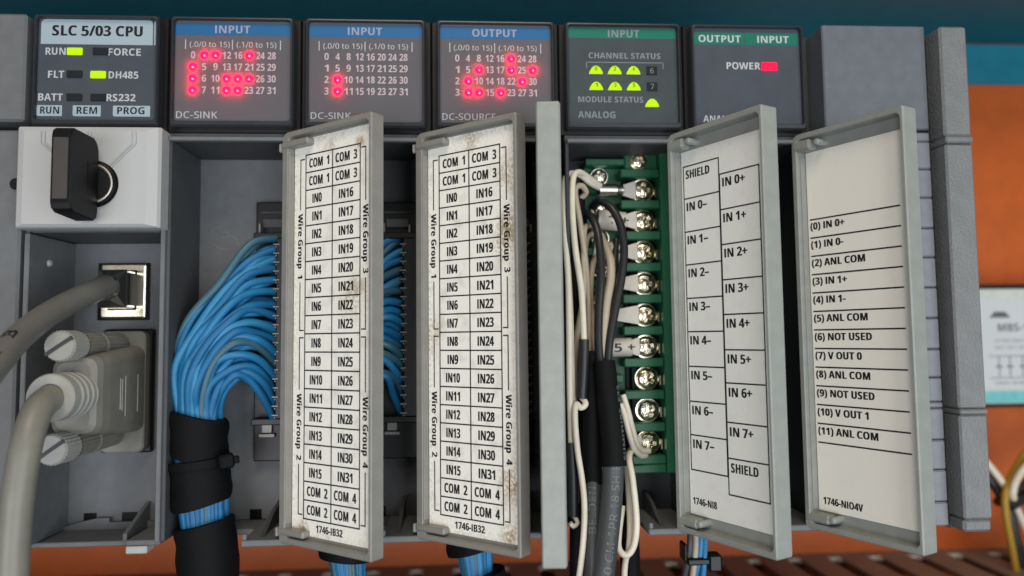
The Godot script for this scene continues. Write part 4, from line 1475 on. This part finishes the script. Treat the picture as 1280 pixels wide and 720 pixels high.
func analog_wiring() -> void:
	# white shield wires that come out of the top lug
	var t := wire("shield_wire", "white wire nearest the edge-on door, ending in black shrink tube at the bottom", [Vector3(153.0, 96.7, -13.0), Vector3(149.3, 97.4, -9.0), Vector3(145.7, 99.2, -6.0), Vector3(142.6, 98.8, -4.0), Vector3(141.1, 95.5, -3.0), Vector3(140.9, 82.7, -2.0), Vector3(141.4, 69.5, -1.0), Vector3(141.3, 56.6, 0), Vector3(141.2, 41.8, 0), Vector3(141.3, 25.9, 0)], 0.85, mt.white_wire)
	sleeve(t, [Vector3(141.3, 26.5, 0), Vector3(141.6, 16.8, 0), Vector3(141.6, 7.5, 0)], 1.45, "shrink_tube", mt.black_wire)
	sleeve(t, [Vector3(141.6, 7.8, 0), Vector3(142.5, 6.0, 1.0), Vector3(141.3, 5.3, 1.6), Vector3(140.5, 6.2, 1.9)], 0.6, "bare_end", mt.white_wire)
	var m := M.new()
	m.lathe([Vector2(1.55, 0), Vector2(1.75, 0.3), Vector2(1.75, 5.4), Vector2(1.5, 5.8), Vector2(1.35, 6.6), Vector2(1.6, 7.2), Vector2(0, 7.4)], Vector3(152.2, 96.4, -13.2), Vector3(1, 0, -0.05), 26)
	put(m, "crimp_barrel", mt.tin, t)
	lug(t, 159.4, 96.6, -15.2, 2.6, false)
	t = wire("shield_wire", "white wire bent over beside the top lug, black shrink tube half way down", [Vector3(152.6, 97.4, -12), Vector3(148.5, 98.9, -8), Vector3(145.3, 99.5, -4.4), Vector3(143.4, 97.2, -2.4), Vector3(142.9, 89.1, -1.6), Vector3(143.4, 78.1, -0.6), Vector3(144.8, 66.1, 0), Vector3(145.2, 52.9, 0)], 0.85, mt.white_wire)
	sleeve(t, [Vector3(145.2, 53.5, 0), Vector3(144.9, 45.9, 0), Vector3(144.3, 37.9, 0)], 1.4, "shrink_tube", mt.black_wire)
	t = wire("long_white_wire", "long white wire running down in front of the grey cables, curled at its top", [Vector3(144.3, 38.3, -0.2), Vector3(145.2, 36.6, 1), Vector3(143.9, 35.6, 1.2), Vector3(142.7, 36.5, 0.8), Vector3(142.2, 33.4, 1.6), Vector3(142.6, 25.2, 2.2), Vector3(143.6, 17.1, 3), Vector3(143.9, 10.2, 4), Vector3(143.2, 1.4, 5), Vector3(141.5, -9, 6)], 0.8, mt.white_wire)
	t = wire("cream_wire", "dull cream wire looping behind the white wires below the top lug", [Vector3(146.5, 93.2, -9), Vector3(147.8, 94.6, -8), Vector3(146.2, 96.2, -6.6), Vector3(144.4, 94.4, -6), Vector3(145.7, 85.3, -6), Vector3(147.0, 74.2, -6), Vector3(147.6, 63.1, -6), Vector3(147.2, 46, -5)], 0.85, mt.cream_wire)
	t = wire("cream_wire", "dull cream wire hanging straight down behind the white wires and heat shrink", [Vector3(149.5, 86, -13), Vector3(147.2, 84, -8), Vector3(146.4, 76, -6), Vector3(146.0, 66, -4), Vector3(143.4, 50, -4), Vector3(143.0, 30, -4), Vector3(143, 10, -4)], 0.8, mt.cream_wire)
	t = wire("black_wire", "black wire arching from the marker printed 1 + into the heat shrink", [Vector3(151.0, 91.6, -14.6), Vector3(152.0, 92.6, -10.5), Vector3(154.7, 90.2, -7.5), Vector3(156.9, 85.2, -6), Vector3(157.6, 78.4, -5), Vector3(156.6, 70.6, -4), Vector3(154.4, 61.8, -2.6), Vector3(152.3, 53.2, -1), Vector3(151.3, 44.8, 0)], 1.15, mt.black_wire)
	marker(t, Vector3(152.2, 88.2, -15.4), Vector3(160.2, 87.4, -15.6), 2.9, "1 +")
	lug(t, 159.4, 87.75, -15.0, 2.6, false)
	t = wire("black_wire", "black wire bowing left of the grey wire, from the second marker", [Vector3(147.4, 89.6, -13), Vector3(149.3, 87.5, -8), Vector3(150.5, 81.8, -5), Vector3(150.7, 71.7, -3), Vector3(149.7, 60.8, -2), Vector3(149.3, 52.2, -1), Vector3(149.6, 44.9, 0)], 1.15, mt.black_wire)
	marker(t, Vector3(150.8, 79.6, -15.6), Vector3(160.0, 78.4, -15.8), 2.7, "5 +")
	lug(t, 159.4, 78.6, -15.0, 2.5, false)
	t = wire("grey_wire", "pale grey wire between the two black wires, entering the heat shrink", [Vector3(150.8, 86.4, -15), Vector3(153.0, 80.9, -11), Vector3(154.1, 75.4, -7), Vector3(153.7, 69.7, -5), Vector3(152.1, 63.0, -3.4), Vector3(150.9, 54.3, -2), Vector3(150.7, 44.8, -1)], 1.2, mt.cream_wire)
	lug(t, 157.6, 69.45, -15.0, 2.5, false)
	lug(t, 156.4, 60.3, -15.0, 2.7, false)
	t = wire("dark_wire", "short dark wire with a white marker printed 5 + at the sixth screw", [Vector3(152.8, 50.6, -14.6), Vector3(151.4, 49.6, -11), Vector3(151.0, 45, -6), Vector3(151.0, 40, -3)], 1.0, mt.black_wire)
	marker(t, Vector3(153.2, 50.9, -15.2), Vector3(161.2, 51.1, -15.6), 2.7, "5 +")
	lug(t, 159.6, 51.15, -15.0, 2.6, false)
	# wires further back
	t = wire("black_cable", "black cable at the back of the analog slot, seen between the white wires", [Vector3(145.7, 92.8, -10.0), Vector3(144.7, 81.3, -9.0), Vector3(143.9, 58.8, -8.0), Vector3(144.0, 36.9, -8.0), Vector3(143.9, 15.4, -7.0), Vector3(143.1, -11.5, -5.0)], 2.2, mt.black_soft, "cable")
	t = wire("cream_wire", "thin cream wire bent away from the third marker into the bundle", [Vector3(150.8, 83.8, -14.0), Vector3(148.0, 81.4, -10.0), Vector3(147.1, 72.2, -8.0), Vector3(147.8, 58.8, -7.0), Vector3(147.8, 47.8, -7.0), Vector3(147.3, 32.5, -7.0)], 0.8, mt.cream_wire)
	t = wire("cream_wire", "thin cream wire behind the left black wire, short and nearly straight", [Vector3(152.2, 76.9, -15.0), Vector3(149.9, 74.7, -11.0), Vector3(148.5, 65.5, -8.0), Vector3(148.9, 56.5, -6.0), Vector3(149.2, 47.8, -5.0)], 0.85, mt.cream_wire)
	t = wire("shield_wire", "thin white wire doubled behind the first white wire of the analog module", [Vector3(144.0, 95.4, -7.0), Vector3(142.0, 91.8, -4.6), Vector3(141.7, 80.6, -4.0), Vector3(142.2, 63.1, -3.0), Vector3(142.3, 43.7, -2.0), Vector3(142.7, 24.7, -2.0), Vector3(142.4, 8.3, -1.0)], 0.7, mt.white_wire)
	t = wire("black_wire", "black wire furthest back, from the fifth lug down into the heat shrink", [Vector3(157.5, 82.0, -15.0), Vector3(156.3, 74.8, -12.0), Vector3(154.1, 63.2, -9.0), Vector3(151.5, 53.2, -6.0), Vector3(150.3, 45.3, -3.0)], 1.1, mt.black_wire)
	# sleeved cables
	t = thing("shielded_cable", "dark grey cable with pale printing, black heat shrink over its upper half", "cable", Vector3(150, 30, 2))
	var s1 := sleeve(t, [Vector3(150.4, 47.6, 0.6), Vector3(151.0, 37.6, 2), Vector3(151.7, 28.4, 3), Vector3(151.9, 20.8, 4)], 2.9, "heat_shrink", mt.black_soft, 3.2)
	m = M.new()
	text_on_tube(m, "SUMITUBE  F32", "bold", curve([Vector3(150.4, 47.6, 0.6), Vector3(151.0, 37.6, 2), Vector3(151.7, 28.4, 3), Vector3(151.9, 20.8, 4)], 8), 3.12, 25.6, 1.3, 19, Vector3(0.85, 0, 0.6), true)
	put(m, "lettering", mt.grey_ink, s1)
	var cp := [Vector3(151.7, 22.4, 4), Vector3(150.9, 13.5, 5), Vector3(149.3, 4.0, 7), Vector3(147.1, -6.8, 10), Vector3(145, -18, 13)]
	var j := sleeve(t, cp, 2.75, "jacket", mt.dark_cable)
	m = M.new()
	text_on_tube(m, "E 9760 CM 1PR 18 SHIE", "plain", curve(cp, 8), 2.75, 36.0, 2.0, 35, Vector3(0.1, 0, 1), true)
	put(m, "lettering", mt.cable_ink, j)
	t = thing("shielded_cable", "dark grey cable behind the printed one, black heat shrink, next to the long white wire", "cable", Vector3(147, 30, -1))
	sleeve(t, [Vector3(148.0, 50.1, -3.4), Vector3(147.4, 37.4, -1.8), Vector3(147.0, 24.9, -1), Vector3(146.9, 15.6, 0)], 2.3, "heat_shrink", mt.black_soft, 2.6)
	cp = [Vector3(146.9, 16.8, 0), Vector3(146.4, 7.1, 2), Vector3(145.6, -8.0, 5), Vector3(145, -18, 7)]
	j = sleeve(t, cp, 2.4, "jacket", mt.dark_cable)
	m = M.new()
	text_on_tube(m, "BELDEN", "plain", curve(cp, 8), 2.4, 13.4, 1.9, 11.5, Vector3(-0.25, 0, 1), true)
	put(m, "lettering", mt.cable_ink, j)
	t = thing("black_cable", "black cable half hidden behind the white loop at the bottom of the green block", "cable", Vector3(159, 0, -12))
	sleeve(t, [Vector3(157.5, 30, -15), Vector3(158.6, 13.3, -14), Vector3(158.6, 2.6, -11), Vector3(157.6, -20, -6)], 2.7, "jacket", mt.black_soft)
	# white loops at the lowest screw
	t = wire("white_lead", "white lead looping under the lowest screw and up behind the heat shrink", [Vector3(165.6, 21.6, -14.4), Vector3(163.0, 22.4, -12.4), Vector3(160.8, 24.9, -9), Vector3(158.9, 29.6, -6), Vector3(157.4, 34.4, -4), Vector3(156.2, 38.4, -4)], 0.8, mt.white_wire)
	lug(t, 158.6, 23.6, -15.2, 2.3, false)
	t = wire("white_lead", "second white lead at the lowest screw, below and left of the first", [Vector3(164.6, 20.4, -14.4), Vector3(162.6, 20.8, -12), Vector3(159.8, 23.4, -8), Vector3(157.9, 27.6, -5), Vector3(156.6, 32.5, -4), Vector3(155.4, 36, -4)], 0.8, mt.white_wire)
	t = wire("white_lead", "white lead hanging in a long narrow loop below the green block", [Vector3(159.4, 22.6, -10), Vector3(157.7, 21.0, -5), Vector3(158.1, 15.8, -3), Vector3(158.7, 5.5, -2), Vector3(157.9, -0.9, -2), Vector3(155.8, -3.5, -2), Vector3(153.9, -1.9, -2.6), Vector3(154.3, 2.2, -4), Vector3(155.8, 8.4, -6)], 0.9, mt.white_wire)
	t = wire("white_lead", "white lead inside the narrow loop, leaving the picture at the bottom", [Vector3(157.4, 21.4, -9), Vector3(157.5, 14.9, -6), Vector3(157.6, 4.1, -5), Vector3(156.9, -2.3, -4), Vector3(155.8, -6.3, -4), Vector3(155.0, -14, -3)], 0.85, mt.white_wire)


func small_bundle() -> void:
	var t := thing("thin_wire_bundle", "few thin blue and grey wires strapped below the boxed label door", "wire bundle", Vector3(177, -5, -9))
	var cols := [mt.blue[0], mt.cream_wire, mt.blue[2], mt.dark_cable]
	for i in 4:
		var x: float = [179.2, 176.6, 178.0, 175.0][i]
		var m := M.new()
		m.tube(curve([Vector3(x + 2, 14, -18), Vector3(x + 0.8, 4, -12), Vector3(x, -4, -9), Vector3(x - 1.6, -16, -8 - i), Vector3(x - 2.6, -26, -8)]), 0.85, 10)
		put(m, "wire", cols[i], t)
	var m := M.new()
	m.box(Vector3(173.8, -8.6, -12), Vector3(180.2, -6.6, -7.4), 0.5)
	m.box(Vector3(172.8, -7.6, -12), Vector3(174.0, -2.6, -7.6), 0.5)
	m.box(Vector3(179.6, -10.4, -11), Vector3(183.4, -5.6, -7), 0.6)
	put(m, "cable_tie", mt.black, t)
